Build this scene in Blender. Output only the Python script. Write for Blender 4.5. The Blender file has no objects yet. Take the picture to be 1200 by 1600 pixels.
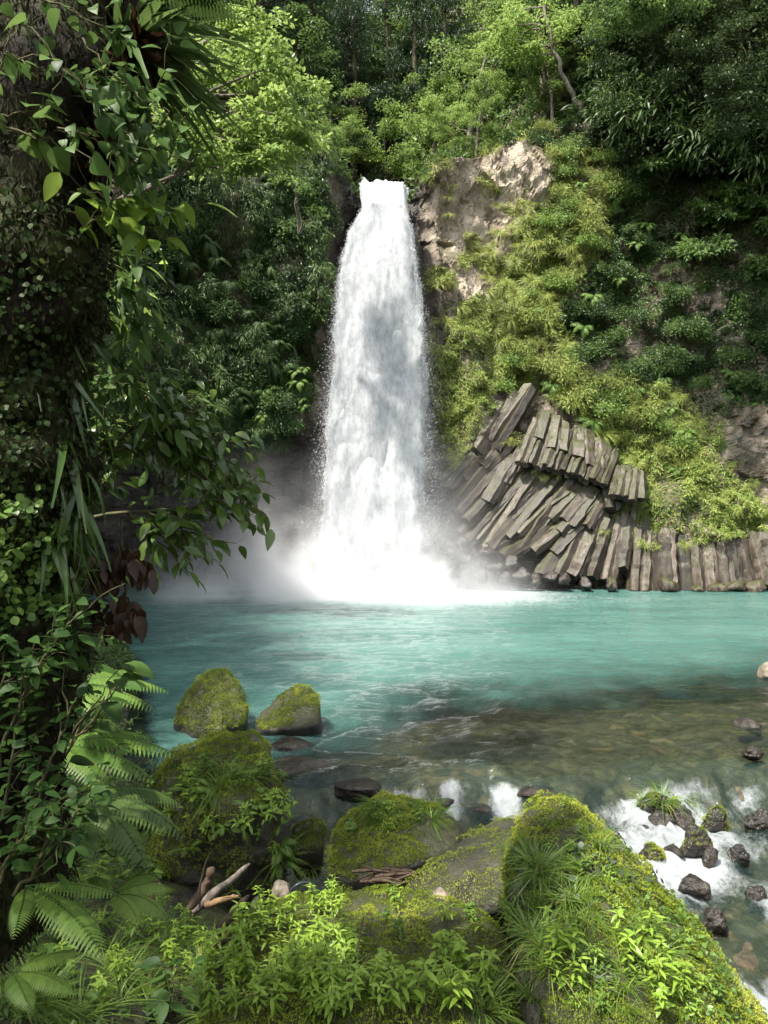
import bpy, bmesh, math
import numpy as np
np.seterr(over='ignore')
from mathutils import Vector, Matrix
from mathutils.bvhtree import BVHTree

# ------------------------------------------------------------------ camera, world, sun, exposure
F, CX, CY, CAMZ = 1209.0, 600.0, 800.0, 4.5          # focal length and centre in pixels of the 1200x1600 photograph
SC = bpy.context.scene
COL = SC.collection
cam = bpy.data.objects.new('camera', bpy.data.cameras.new('camera'))
COL.objects.link(cam)
cam.location = (0, 0, CAMZ)
cam.rotation_euler = (math.radians(90), 0, 0)
cam.data.sensor_fit = 'VERTICAL'
cam.data.sensor_height = 36.0
cam.data.lens = F / 1600 * 36.0
cam.data.clip_start = 0.05
cam.data.clip_end = 1000
SC.camera = cam

SUN_DIR = np.array([-0.36, -0.34, 0.87]); SUN_DIR /= np.linalg.norm(SUN_DIR)
w = bpy.data.worlds.new('World'); SC.world = w; w.use_nodes = True
nt = w.node_tree
sky = nt.nodes.new('ShaderNodeTexSky'); sky.sky_type = 'NISHITA'; sky.sun_disc = False
sky.sun_elevation = math.asin(SUN_DIR[2]); sky.sun_rotation = math.atan2(SUN_DIR[0], SUN_DIR[1])
sky.dust_density = 3.0; sky.air_density = 1.0
bg = nt.nodes['Background']; bg.inputs[1].default_value = 0.14
hz = nt.nodes.new('ShaderNodeHueSaturation'); hz.inputs['Saturation'].default_value = .32      # thin white cloud over the gorge: a pale sky
nt.links.new(sky.outputs[0], hz.inputs['Color']); nt.links.new(hz.outputs[0], bg.inputs[0])
sl = bpy.data.lights.new('sun', 'SUN'); sl.energy = 4.3; sl.angle = math.radians(2.0); sl.color = (1.0, 0.94, 0.84)
so = bpy.data.objects.new('sun', sl); COL.objects.link(so)
so.rotation_euler = Vector(-SUN_DIR).to_track_quat('-Z', 'Y').to_euler()
so.location = (-20, -20, 60)
SC.view_settings.view_transform = 'Standard'; SC.view_settings.look = 'None'
SC.view_settings.gamma = 1; SC.view_settings.exposure = 1.42
cy = SC.cycles
cy.max_bounces = 6; cy.diffuse_bounces = 3; cy.glossy_bounces = 2; cy.transmission_bounces = 3
cy.transparent_max_bounces = 14; cy.volume_bounces = 2; cy.caustics_reflective = False; cy.caustics_refractive = False
cy.use_adaptive_sampling = True; cy.adaptive_threshold = 0.02
cy.volume_step_rate = 1.0; cy.volume_max_steps = 64

# ------------------------------------------------------------------ helpers
def P(px, py, Y):
    return np.array([(px - CX) / F * Y, Y, CAMZ - (py - CY) / F * Y])
def to_px(x, y, z):
    return CX + x / y * F, CY - (z - CAMZ) / y * F
def RNG(s): return np.random.default_rng(s)
def unit(v):
    v = np.asarray(v, float)
    return v / np.maximum(np.linalg.norm(v, axis=-1, keepdims=True), 1e-9)
def smooth(a, b, x):
    t = np.clip((np.asarray(x, float) - a) / (b - a), 0, 1)
    return t * t * (3 - 2 * t)

def _h(ix, iy, iz, s):
    n = (ix.astype(np.int64) * 374761393 + iy.astype(np.int64) * 668265263 + iz.astype(np.int64) * 2147483647 + s * 1274126177) & 0xffffffff
    n = ((n ^ (n >> 13)) * 1274126177) & 0xffffffff
    n = ((n ^ (n >> 16)) * 2246822519) & 0xffffffff
    return ((n ^ (n >> 15)) & 0xffffff) / float(0x7fffff) - 1.0
def vnoise(x, y, z=0.0, s=0):
    x, y, z = np.broadcast_arrays(np.asarray(x, float), np.asarray(y, float), np.asarray(z, float))
    ix, iy, iz = np.floor(x), np.floor(y), np.floor(z)
    fx, fy, fz = x - ix, y - iy, z - iz
    fx, fy, fz = [f * f * f * (f * (f * 6 - 15) + 10) for f in (fx, fy, fz)]
    ix, iy, iz = ix.astype(np.int64), iy.astype(np.int64), iz.astype(np.int64)
    o = 0
    for a in (0, 1):
        for b in (0, 1):
            for c in (0, 1):
                o = o + _h(ix + a, iy + b, iz + c, s) * (fx if a else 1 - fx) * (fy if b else 1 - fy) * (fz if c else 1 - fz)
    return o
def fbm(x, y, z=0.0, s=0, oct=4, gain=.5):
    o, a, f = 0, 1.0, 1.0
    for k in range(oct):
        o = o + a * vnoise(x * f + 17.3 * k, y * f - 9.1 * k, np.asarray(z) * f + 5.7 * k, s + k)
        a *= gain; f *= 2.03
    return o
def worley(x, y, s=0):
    """nearest jittered cell: returns random value of the cell, second random, F1, F2-F1"""
    ix, iy = np.floor(x).astype(np.int64), np.floor(y).astype(np.int64)
    d1 = np.full(x.shape, 9.0); d2 = d1.copy(); r = np.zeros(x.shape); r2 = r.copy(); ox = r.copy(); oy = r.copy()
    zz = np.zeros_like(ix)
    for a in (-1, 0, 1):
        for b in (-1, 0, 1):
            cx_ = ix + a + .5 + .45 * _h(ix + a, iy + b, zz, s); cy_ = iy + b + .5 + .45 * _h(ix + a, iy + b, zz, s + 1)
            d = np.hypot(x - cx_, y - cy_)
            near = d < d1
            d2 = np.where(near, d1, np.minimum(d2, d))
            rr = _h(ix + a, iy + b, zz, s + 2); rr2 = _h(ix + a, iy + b, zz, s + 3)
            r = np.where(near, rr, r); r2 = np.where(near, rr2, r2)
            ox = np.where(near, x - cx_, ox); oy = np.where(near, y - cy_, oy)
            d1 = np.where(near, d, d1)
    return r, r2, ox, oy, d2 - d1
def in_poly(px, py, poly):
    poly = np.asarray(poly, float); c = np.zeros(np.shape(px), bool)
    x1, y1 = poly[-1]
    for x2, y2 in poly:
        m = (y1 > py) != (y2 > py)
        c ^= m & (px < (x2 - x1) * (py - y1) / ((y2 - y1) if y2 != y1 else 1e-9) + x1)
        x1, y1 = x2, y2
    return c

def link_mesh(name, me, mat, parent=None):
    o = bpy.data.objects.new(name, me)
    COL.objects.link(o)
    if mat: me.materials.append(mat)
    if parent is not None: o.parent = parent
    return o
def mesh_np(name, V, Q, mat, parent=None, attrs=None, smooth_=True):
    V = np.ascontiguousarray(V, np.float32); Q = np.ascontiguousarray(Q, np.int32)
    k = Q.shape[1]
    me = bpy.data.meshes.new(name)
    me.vertices.add(len(V)); me.vertices.foreach_set('co', V.ravel())
    me.loops.add(Q.size); me.loops.foreach_set('vertex_index', Q.ravel())
    me.polygons.add(len(Q))
    me.polygons.foreach_set('loop_start', np.arange(0, Q.size, k, dtype=np.int32))
    me.polygons.foreach_set('use_smooth', np.full(len(Q), smooth_, bool))
    for a, v in (attrs or {}).items():
        at = me.attributes.new(a, 'FLOAT', 'POINT'); at.data.foreach_set('value', np.ascontiguousarray(v, np.float32))
    me.update(calc_edges=True)
    return link_mesh(name, me, mat, parent)

class Acc:
    """collects quads with a per-vertex 'rnd' value"""
    def __init__(s): s.V, s.Q, s.R, s.n = [], [], [], 0
    def add(s, V, Q, r=0.5):
        V = np.asarray(V, float).reshape(-1, 3)
        s.V.append(V); s.Q.append(np.asarray(Q) + s.n); s.n += len(V)
        s.R.append(np.broadcast_to(np.asarray(r, float), (len(V),)))
    def leaves(s, T, pos, fwd, up, size, rnd):
        TV, TQ = T
        pos = np.atleast_2d(pos); n = len(pos)
        if n == 0: return
        y = unit(np.broadcast_to(fwd, (n, 3))); z = np.broadcast_to(up, (n, 3))
        x = unit(np.cross(y, z)); z = np.cross(x, y)
        size = np.broadcast_to(np.asarray(size, float), (n,))
        V = pos[:, None, :] + size[:, None, None] * (TV[None, :, 0:1] * x[:, None, :] + TV[None, :, 1:2] * y[:, None, :] + TV[None, :, 2:3] * z[:, None, :])
        Q = TQ[None] + (np.arange(n) * len(TV))[:, None, None]
        s.add(V.reshape(-1, 3), Q.reshape(-1, 4), np.repeat(np.broadcast_to(rnd, (n,)), len(TV)))
    def tube(s, pts, radii, sides=6, r=.5, wob=0, seed=0):
        pts = np.asarray(pts, float); n = len(pts)
        radii = np.broadcast_to(np.asarray(radii, float), (n,))
        t = unit(np.gradient(pts, axis=0))
        ref = np.array([0.31, 0.17, 0.93]) if abs(t[0, 2]) < .9 else np.array([.9, .3, .1])
        a = unit(np.cross(t, ref)); b = np.cross(t, a)
        ang = np.linspace(0, 2 * np.pi, sides, endpoint=False)
        rr = radii[:, None] * (1 + wob * RNG(seed).uniform(-1, 1, (n, sides)))
        V = pts[:, None] + rr[..., None] * (np.cos(ang)[None, :, None] * a[:, None] + np.sin(ang)[None, :, None] * b[:, None])
        i = np.arange(n - 1)[:, None] * sides; j = np.arange(sides)[None]; j2 = (j + 1) % sides
        Q = np.stack([i + j, i + j2, i + sides + j2, i + sides + j], -1).reshape(-1, 4)
        s.add(V.reshape(-1, 3), Q, r)
        for e, order in ((0, -1), (n - 1, 1)):
            idx = np.arange(sides)[::order]
            C = V[e].mean(0)
            base = np.vstack([V[e], C[None]])
            s.add(base, np.array([(idx[k], idx[(k + 1) % sides], idx[(k + 2) % sides], sides) for k in range(0, sides, 2)]), r)
    def build(s, name, mat, parent=None, smooth_=True):
        return mesh_np(name, np.concatenate(s.V), np.concatenate(s.Q), mat, parent, {'rnd': np.concatenate(s.R)}, smooth_)

def leaf_t(n=3, w=.45, fold=.25, droop=.15, peak=.42, stalk=0.0, lobes=0):
    t = np.linspace(0, 1, n + 1)
    p = math.log(.5) / math.log(peak)
    wd = np.sin(np.pi * t ** p) ** .85 * .5 * w
    if lobes: wd = wd * (1 + .35 * lobes * np.cos(np.pi * np.arange(n + 1)))
    wd = np.maximum(wd, .012)
    z = -droop * t * t
    L = np.stack([-wd, t + stalk, z + fold * wd], 1); C = np.stack([0 * t, t + stalk, z], 1); R = np.stack([wd, t + stalk, z + fold * wd], 1)
    V = np.stack([L, C, R], 1).reshape(-1, 3)
    Q = []
    for i in range(n):
        a = 3 * i; b = a + 3
        Q += [(a, a + 1, b + 1, b), (a + 1, a + 2, b + 2, b + 1)]
    return V, np.array(Q)
KITE = (np.array([[0, 0, 0], [.27, .45, .06], [0, 1, -.12], [-.27, .45, .06]]), np.array([[0, 1, 2, 3]]))
NARROW = (np.array([[0, 0, 0], [.11, .4, .03], [0, 1, -.2], [-.11, .4, .03]]), np.array([[0, 1, 2, 3]]))
BLADE2 = leaf_t(2, .2, .3, .25)
OVATE = leaf_t(6, .52, .22, .22, .38)
LANCE = leaf_t(4, .34, .3, .25, .42)
ROUND = leaf_t(5, .95, .12, .1, .45)
HEART = leaf_t(9, .78, .2, .28, .3)
GLOSSY = leaf_t(4, .44, .3, .3, .45)
LOBED = leaf_t(8, .62, .2, .2, .4, lobes=1)
STRAP = leaf_t(6, .09, .35, .5, .3)
PINNA = leaf_t(10, .24, .2, .25, .25, lobes=.6)

def strips(A, base, dirs, length, width, arch, rnd, seg=5):
    """arching grass blades"""
    n = len(base); t = np.linspace(0, 1, seg + 1)
    d = unit(dirs); up = np.array([0, 0, 1.0])
    h = unit(d * [1, 1, 0] + 1e-6); side = unit(np.cross(h, up))
    L = np.broadcast_to(length, (n,)); a = np.broadcast_to(arch, (n,)); W = np.broadcast_to(width, (n,))
    cpos = base[:, None] + L[:, None, None] * (t[None, :, None] * d[:, None] + (t ** 2)[None, :, None] * a[:, None, None] * (h * .55 - up * .75)[:, None])
    ww = (W[:, None] * np.clip(1.05 - t ** 2, .05, 1)[None] * .5)[..., None] * side[:, None]
    V = np.stack([cpos - ww, cpos + ww], 2).reshape(n, -1, 3)
    i = np.arange(seg) * 2
    Q = np.stack([i, i + 1, i + 3, i + 2], 1)
    Qa = (Q[None] + (np.arange(n) * (seg + 1) * 2)[:, None, None]).reshape(-1, 4)
    A.add(V.reshape(-1, 3), Qa, np.repeat(np.broadcast_to(rnd, (n,)), (seg + 1) * 2))

def tag(o, label, cat=None, group=None, kind=None):
    if label: o['label'] = label
    if cat: o['category'] = cat
    if group: o['group'] = group
    if kind: o['kind'] = kind
    return o
def empty(name, loc):
    o = bpy.data.objects.new(name, None); COL.objects.link(o); o.location = tuple(loc); o.empty_display_size = .1
    return o
CH = {}
def adopt(root, *parts): CH[root.name] = list(parts)
def dup(root, loc=None, rot=None, scale=None, label=None, group=None):
    r = root.copy(); COL.objects.link(r)
    kids = []
    for ch in CH.get(root.name, []):
        c = ch.copy(); COL.objects.link(c); c.parent = r; kids.append(c)
        for g in CH.get(ch.name, []):
            q = g.copy(); COL.objects.link(q); q.parent = c
    CH[r.name] = kids
    place(r, loc, rot, scale)
    if label: r['label'] = label
    if group: r['group'] = group
    return r
def place(r, loc=None, rot=None, scale=None):
    if loc is not None: r.location = tuple(float(v) for v in loc)
    if rot is not None: r.rotation_euler = rot
    if scale is not None: r.scale = (scale,) * 3 if np.isscalar(scale) else scale
class Proto:
    """a list of prototype things; use() moves each prototype once and copies it afterwards"""
    def __init__(s, roots): s.roots = roots; s.used = [False] * len(roots)
    def use(s, k, loc, rot, scale, label, group=None):
        k %= len(s.roots); r = s.roots[k]
        if s.used[k]: return dup(r, loc, rot, scale, label, group)
        s.used[k] = True; place(r, loc, rot, scale); r['label'] = label
        if group: r['group'] = group
        return r

# ------------------------------------------------------------------ materials
class N:
    def __init__(s, name):
        s.m = bpy.data.materials.new(name); s.m.use_nodes = True; s.t = s.m.node_tree; s.t.nodes.clear()
        s.out = s.t.nodes.new('ShaderNodeOutputMaterial')
    def n(s, typ, ins=None, **kw):
        nd = s.t.nodes.new('ShaderNode' + typ)
        for k, v in kw.items(): setattr(nd, k, v)
        for k, v in (ins or {}).items():
            sock = nd.inputs[k]
            if isinstance(v, bpy.types.NodeSocket): s.t.links.new(v, sock)
            else: sock.default_value = v
        return nd
    def ramp(s, fac, stops, interp='LINEAR'):
        nd = s.t.nodes.new('ShaderNodeValToRGB'); s.t.links.new(fac, nd.inputs[0]); nd.color_ramp.interpolation = interp
        e = nd.color_ramp.elements
        while len(e) < len(stops): e.new(.5)
        for i, (p, c) in enumerate(stops):
            e[i].position = p; e[i].color = (*c, 1) if len(c) == 3 else c
        return nd.outputs[0]
    def math(s, op, a, b=None, clamp=False):
        nd = s.n('Math', operation=op, use_clamp=clamp)
        for i, v in enumerate((a, b)):
            if v is None: continue
            if isinstance(v, bpy.types.NodeSocket): s.t.links.new(v, nd.inputs[i])
            else: nd.inputs[i].default_value = v
        return nd.outputs[0]
    def mix(s, fac, a, b, blend='MIX'):
        nd = s.n('Mix', data_type='RGBA', blend_type=blend)
        for i, v in ((0, fac), (6, a), (7, b)):
            if isinstance(v, bpy.types.NodeSocket): s.t.links.new(v, nd.inputs[i])
            else: nd.inputs[i].default_value = v if i == 0 else (*v, 1)
        return nd.outputs[2]
    def attr(s, name): return s.n('Attribute', attribute_name=name).outputs['Fac']
    def noise(s, vec, scale, detail=4, rough=.55, out=0):
        nd = s.n('TexNoise', {'Vector': vec, 'Scale': scale, 'Detail': detail, 'Roughness': rough}); return nd.outputs[out]
    def mapr(s, v, a, b, c=0.0, d=1.0):
        nd = s.n('MapRange', {0: v, 1: a, 2: b, 3: c, 4: d}); nd.interpolation_type = 'SMOOTHSTEP'; return nd.outputs[0]
    def surf(s, sh): s.t.links.new(sh, s.out.inputs[0]); return s.m

def leaf_mat(name, stops, trans=.35, rough=.45, spec=.4, var=.18):
    m = N(name)
    f = m.attr('rnd'); oi = m.n('ObjectInfo').outputs['Random']
    f = m.math('ADD', f, m.math('MULTIPLY', m.math('SUBTRACT', oi, .5), var), True)
    c = m.ramp(f, stops)
    p = m.n('BsdfPrincipled', {'Base Color': c, 'Roughness': rough, 'Specular IOR Level': spec})
    hs = m.n('HueSaturation', {'Color': c, 'Hue': .485, 'Saturation': .92, 'Value': 1.6})
    tr = m.n('BsdfTranslucent', {'Color': hs.outputs[0]})
    return m.surf(m.n('MixShader', {0: trans, 1: p.outputs[0], 2: tr.outputs[0]}).outputs[0])

M = {}
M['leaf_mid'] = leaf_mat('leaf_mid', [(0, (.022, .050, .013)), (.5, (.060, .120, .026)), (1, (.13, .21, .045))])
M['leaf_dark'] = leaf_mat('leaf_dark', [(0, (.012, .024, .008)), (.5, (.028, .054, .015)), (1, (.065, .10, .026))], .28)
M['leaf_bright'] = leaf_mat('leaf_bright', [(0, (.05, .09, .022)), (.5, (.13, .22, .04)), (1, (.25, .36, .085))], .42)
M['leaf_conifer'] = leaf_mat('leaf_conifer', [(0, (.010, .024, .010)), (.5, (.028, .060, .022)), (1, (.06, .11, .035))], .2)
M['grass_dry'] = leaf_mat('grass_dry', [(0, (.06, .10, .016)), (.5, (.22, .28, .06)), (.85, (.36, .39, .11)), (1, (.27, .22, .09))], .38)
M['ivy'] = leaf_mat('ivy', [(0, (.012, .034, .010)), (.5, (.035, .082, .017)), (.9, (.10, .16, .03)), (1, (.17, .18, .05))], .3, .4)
M['fern'] = leaf_mat('fern', [(0, (.035, .085, .016)), (.5, (.10, .185, .032)), (1, (.21, .31, .055))], .4)
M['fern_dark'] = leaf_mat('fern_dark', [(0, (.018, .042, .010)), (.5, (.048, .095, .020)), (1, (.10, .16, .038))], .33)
M['herb'] = leaf_mat('herb', [(0, (.08, .155, .02)), (.5, (.185, .30, .035)), (1, (.31, .42, .07))], .38, .42)
M['big_leaf'] = leaf_mat('big_leaf', [(0, (.022, .055, .014)), (.5, (.05, .105, .022)), (1, (.09, .165, .032))], .35, .5, .22)
M['bark_moss'] = leaf_mat('bark_moss', [(0, (.010, .010, .005)), (.5, (.022, .024, .008)), (1, (.05, .055, .012))], .2, .85, .1, .05)
M['grass'] = leaf_mat('grass', [(0, (.04, .09, .014)), (.6, (.12, .21, .03)), (.9, (.21, .30, .06)), (1, (.28, .24, .11))], .36, .4)
M['moss'] = leaf_mat('moss', [(0, (.032, .044, .007)), (.33, (.085, .128, .015)), (.68, (.20, .26, .027)), (1, (.34, .37, .065))], .3, .8, .1, .06)
M['glossy'] = leaf_mat('glossy', [(0, (.02, .055, .012)), (.6, (.06, .12, .02)), (1, (.12, .18, .03))], .33, .27, .55)
M['round_leaf'] = leaf_mat('round_leaf', [(0, (.03, .07, .016)), (.6, (.08, .16, .03)), (1, (.17, .27, .06))], .35, .4)
M['dark_round'] = leaf_mat('dark_round', [(0, (.014, .028, .008)), (.7, (.035, .065, .014)), (1, (.09, .14, .03))], .3, .55, .2)
M['grey_leaf'] = leaf_mat('grey_leaf', [(0, (.025, .045, .025)), (.6, (.05, .075, .045)), (1, (.09, .11, .07))], .2, .5)
M['dead_leaf'] = leaf_mat('dead_leaf', [(0, (.02, .010, .005)), (.6, (.05, .026, .012)), (1, (.13, .075, .04))], .2, .5)

def bark_mat(name, a, b, moss=.0):
    m = N(name); co = m.n('TexCoord').outputs['Object']
    st = m.n('Mapping', {0: co, 3: (1, 1, .22)}).outputs[0]
    nz = m.noise(st, 14, 6, .65)
    c = m.mix(m.mapr(nz, .35, .68), a, b)
    if moss:
        c = m.mix(m.math('MULTIPLY', m.mapr(m.noise(co, 2.3, 5), .45, .6), moss), c, (.045, .065, .010))
    bp = m.n('Bump', {'Strength': .7, 'Distance': .03, 'Height': nz}).outputs[0]
    return m.surf(m.n('BsdfPrincipled', {'Base Color': c, 'Roughness': .85, 'Normal': bp, 'Specular IOR Level': .25}).outputs[0])
M['bark'] = bark_mat('bark', (.028, .02, .014), (.095, .075, .055), .5)
M['trunk_dark'] = bark_mat('trunk_dark', (.008, .006, .005), (.035, .027, .019), .5)
M['bark_pale'] = bark_mat('bark_pale', (.10, .085, .065), (.26, .23, .19), .15)
M['stem'] = bark_mat('stem', (.05, .055, .025), (.12, .11, .05))
M['driftwood'] = bark_mat('driftwood', (.03, .02, .014), (.11, .078, .052))
M['driftwood_grey'] = bark_mat('driftwood_grey', (.055, .046, .038), (.16, .14, .115))
M['split_wood'] = bark_mat('split_wood', (.09, .05, .024), (.2, .13, .07))

def rock_mat(name, dark, light, tint, scale=1.0, rough=.75, streak=None, bump=.6, moss=0.0, moss_up=.35, wet_attr=False, objvar=0.0, spec=.4, crackw=.45):
    m = N(name); tc = m.n('TexCoord'); co = tc.outputs['Object']
    v = m.n('Mapping', {0: co, 3: streak or (1, 1, 1)}).outputs[0]
    n1 = m.noise(v, 1.1 * scale, 8, .62); n2 = m.noise(v, 6.5 * scale, 6, .6); n3 = m.noise(v, 26 * scale, 4, .6)
    vo = m.n('TexVoronoi', {'Vector': m.n('VectorMath', {0: v, 1: m.n('VectorMath', {0: m.noise(v, 3.5 * scale, 5, .7, 1), 3: 1.1}, operation='SCALE').outputs[0]}, operation='ADD').outputs[0], 'Scale': 2.2 * scale}, feature='DISTANCE_TO_EDGE').outputs[0]
    crack = m.mapr(vo, 0.0, .06)
    c = m.mix(m.mapr(n1, .36, .66), dark, light)
    c = m.mix(m.math('MULTIPLY', m.mapr(n2, .5, .66), .55), c, tint)
    c = m.mix(m.mapr(n3, .3, .62), m.mix(1.0, c, (.55, .53, .5), 'MULTIPLY'), c)
    c = m.mix(crack, m.mix(crackw, c, (.42, .4, .38), 'MULTIPLY'), c)
    if objvar:
        oi = m.n('ObjectInfo').outputs['Random']
        c = m.mix(1.0, c, m.ramp(oi, [(0, (1 - objvar, 1 - objvar, 1 - objvar)), (.5, (1, .95, .88)), (1, (1 + objvar, 1 + objvar * .9, 1 + objvar * .8))]), 'MULTIPLY')
    rg = rough
    if wet_attr:
        wt = m.attr('wet')
        c = m.mix(wt, c, m.mix(1.0, c, (.12, .12, .13), 'MULTIPLY'))
        rg = m.mapr(wt, 0, 1, rough, .32)
        c = m.mix(m.attr('dry'), c, m.mix(m.mapr(n1, .38, .62), (.26, .205, .155), (.52, .44, .345)))
    if moss:
        nz = m.n('SeparateXYZ', {0: m.n('NewGeometry').outputs['Normal']}).outputs[2]
        mk = m.math('MULTIPLY', m.mapr(m.math('ADD', nz, m.math('MULTIPLY', m.math('SUBTRACT', m.noise(co, 1.7 * scale, 6, .65), .5), 2.2)), moss_up - .12, moss_up + .2), moss)
        mc = m.ramp(m.noise(co, 9 * scale, 5, .7), [(.3, (.018, .022, .006)), (.7, (.055, .062, .011))])  # dark moss base: shade in the gaps between tufts put into the colour
        c = m.mix(mk, c, mc)
    h = m.math('ADD', m.math('ADD', m.math('MULTIPLY', n1, 1.0), m.math('MULTIPLY', n2, .45)), m.math('ADD', m.math('MULTIPLY', n3, .15), m.math('MULTIPLY', crack, .25 * crackw)))
    bp = m.n('Bump', {'Strength': bump, 'Distance': .25 / scale, 'Height': h}).outputs[0]
    return m.surf(m.n('BsdfPrincipled', {'Base Color': c, 'Roughness': rg, 'Normal': bp, 'Specular IOR Level': spec}).outputs[0])
M['cliff'] = rock_mat('cliff', (.105, .085, .065), (.36, .31, .25), (.27, .175, .095), .55, .8, wet_attr=True, moss=.75, moss_up=.42)
M['basalt'] = rock_mat('basalt', (.026, .020, .015), (.125, .110, .098), (.105, .056, .025), 1.9, .36, streak=(1.3, 1.3, .28), bump=.6, objvar=.55, crackw=.0, moss=.8, moss_up=.42)
M['boulder'] = rock_mat('boulder', (.03, .028, .024), (.095, .088, .075), (.06, .06, .025), 1.6, .5, bump=.5, moss=.6, moss_up=.35)
M['slab'] = rock_mat('slab', (.022, .02, .017), (.075, .07, .06), (.05, .048, .022), 1.6, .6, bump=.5, moss=.3, moss_up=.75)
M['wet_rock'] = rock_mat('wet_rock', (.009, .008, .007), (.040, .035, .029), (.045, .03, .017), 2.6, .25, bump=.45, objvar=.3, spec=.5)
M['pale_rock'] = rock_mat('pale_rock', (.13, .115, .095), (.34, .30, .24), (.26, .19, .11), 2.4, .6, bump=.4, objvar=.15)
M['ground'] = rock_mat('ground', (.02, .017, .012), (.06, .05, .032), (.035, .045, .012), 2.0, .9, bump=.6, moss=.6, moss_up=.5)

def bed_mat():
    m = N('riverbed'); co = m.n('TexCoord').outputs['Object']
    wv = m.n('VectorMath', {0: co, 1: m.n('VectorMath', {0: m.noise(co, 2.2, 3, .5, 1), 3: .35}, operation='SCALE').outputs[0]}, operation='ADD').outputs[0]
    v = m.n('TexVoronoi', {'Vector': wv, 'Scale': 2.6}); e = m.n('TexVoronoi', {'Vector': wv, 'Scale': 2.6}, feature='DISTANCE_TO_EDGE').outputs[0]
    c = m.ramp(m.n('SeparateColor', {0: v.outputs['Color']}).outputs[0], [(0, (.034, .029, .016)), (.5, (.058, .049, .025)), (.85, (.08, .067, .036)), (.97, (.115, .072, .036)), (1, (.15, .13, .09))])
    c = m.mix(m.mapr(e, 0, .2), m.mix(1.0, c, (.5, .5, .46), 'MULTIPLY'), c)
    c = m.mix(m.mapr(m.noise(co, 7, 5), .35, .65), m.mix(1.0, c, (.6, .6, .55), 'MULTIPLY'), c)
    nz = m.n('SeparateXYZ', {0: m.n('NewGeometry').outputs['Position']}).outputs[2]
    dry = m.mapr(nz, .1, .5)
    c = m.mix(dry, c, m.mix(m.mapr(m.noise(co, 3, 5), .4, .6), (.022, .018, .012), (.045, .05, .014)))
    bp = m.n('Bump', {'Strength': .6, 'Distance': .1, 'Height': m.math('ADD', e, m.noise(co, 9, 4))}).outputs[0]
    return m.surf(m.n('BsdfPrincipled', {'Base Color': c, 'Roughness': .8, 'Normal': bp}).outputs[0])
M['bed'] = bed_mat()

def water_mat():
    m = N('water'); co = m.n('TexCoord').outputs['Object']
    turb = m.attr('turb'); foam = m.attr('foam')
    # milky turquoise water body; where it is shallow and clear one looks through to the bed
    n0 = m.noise(m.n('Mapping', {0: co, 3: (.12, .3, 1)}).outputs[0], 1.0, 4)
    body = m.ramp(n0, [(.3, (.038, .104, .092)), (.7, (.082, .178, .155))])
    st = m.n('Mapping', {0: co, 3: (.55, 1.5, 1)}).outputs[0]
    b1 = m.noise(st, 1.7, 5, .6); b2 = m.noise(st, 6, 5, .7)
    bp = m.n('Bump', {'Strength': 1.0, 'Distance': .085, 'Height': m.math('ADD', b1, m.math('MULTIPLY', b2, .42))}).outputs[0]
    clear = m.n('BsdfTransparent', {'Color': (.74, .80, .66, 1)})
    dif = m.n('BsdfDiffuse', {'Color': body, 'Normal': bp})
    base = m.n('MixShader', {0: turb, 1: clear.outputs[0], 2: dif.outputs[0]}).outputs[0]
    fr = m.math('MULTIPLY', m.n('Fresnel', {'IOR': 1.33, 'Normal': bp}).outputs[0], .95)
    gl = m.n('BsdfGlossy', {'Color': (1, 1, 1, 1), 'Roughness': .02, 'Normal': bp}).outputs[0]
    wat = m.n('MixShader', {0: fr, 1: base, 2: gl}).outputs[0]
    # foam: white water in the rapids, at the foot of the fall and flecks on the pool, crests and painted ripple glints
    fn = m.math('ADD', m.math('MULTIPLY', m.noise(m.n('Mapping', {0: co, 3: (1.5, .7, 1)}).outputs[0], 2.6, 9, .75), .6), m.math('MULTIPLY', m.noise(m.n('Mapping', {0: co, 3: (1.3, .8, 1)}).outputs[0], 11, 6, .7), .4))
    fm = m.math('MULTIPLY', m.mapr(m.math('ADD', fn, m.math('SUBTRACT', foam, .5)), .49, .92), .92)
    fd = m.n('BsdfDiffuse', {'Color': (.30, .325, .335, 1), 'Normal': bp}).outputs[0]
    return m.surf(m.n('MixShader', {0: fm, 1: wat, 2: fd}).outputs[0])
M['water'] = water_mat()

def fall_mat(name, cover, c=(.86, .88, .90), edge=True, soft=.16):
    m = N(name); co = m.n('TexCoord').outputs['Object']; den = m.attr('den')
    st = m.n('Mapping', {0: co, 3: (1.5, 1.0, .5)}).outputs[0]
    n = m.noise(st, 1.2, 10, .76); n2 = m.noise(m.n('Mapping', {0: co, 3: (1.2, 1, .7)}).outputs[0], 6.5, 8, .8)
    f = m.math('ADD', m.math('MULTIPLY', n, .55), m.math('MULTIPLY', n2, .45))
    a = m.mapr(m.math('ADD', f, m.math('SUBTRACT', den, 1.0)), cover, cover + soft)
    cc = m.ramp(m.noise(m.n('Mapping', {0: co, 3: (1.3, 1, .6)}).outputs[0], 2.6, 10, .8), [(.34, tuple(v * .66 for v in c)), (.62, tuple(min(.9, v * 1.28) for v in c))])
    d = m.n('BsdfDiffuse', {'Color': cc}).outputs[0]
    t = m.n('BsdfTranslucent', {'Color': cc}).outputs[0]
    s = m.n('MixShader', {0: .5, 1: d, 2: t}).outputs[0]
    return m.surf(m.n('MixShader', {0: a, 1: m.n('BsdfTransparent').outputs[0], 2: s}).outputs[0])
M['fall_core'] = fall_mat('fall_core', -.35, (.38, .40, .425))
M['fall_veil'] = fall_mat('fall_veil', .03, (.60, .62, .64), soft=.34)
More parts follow.
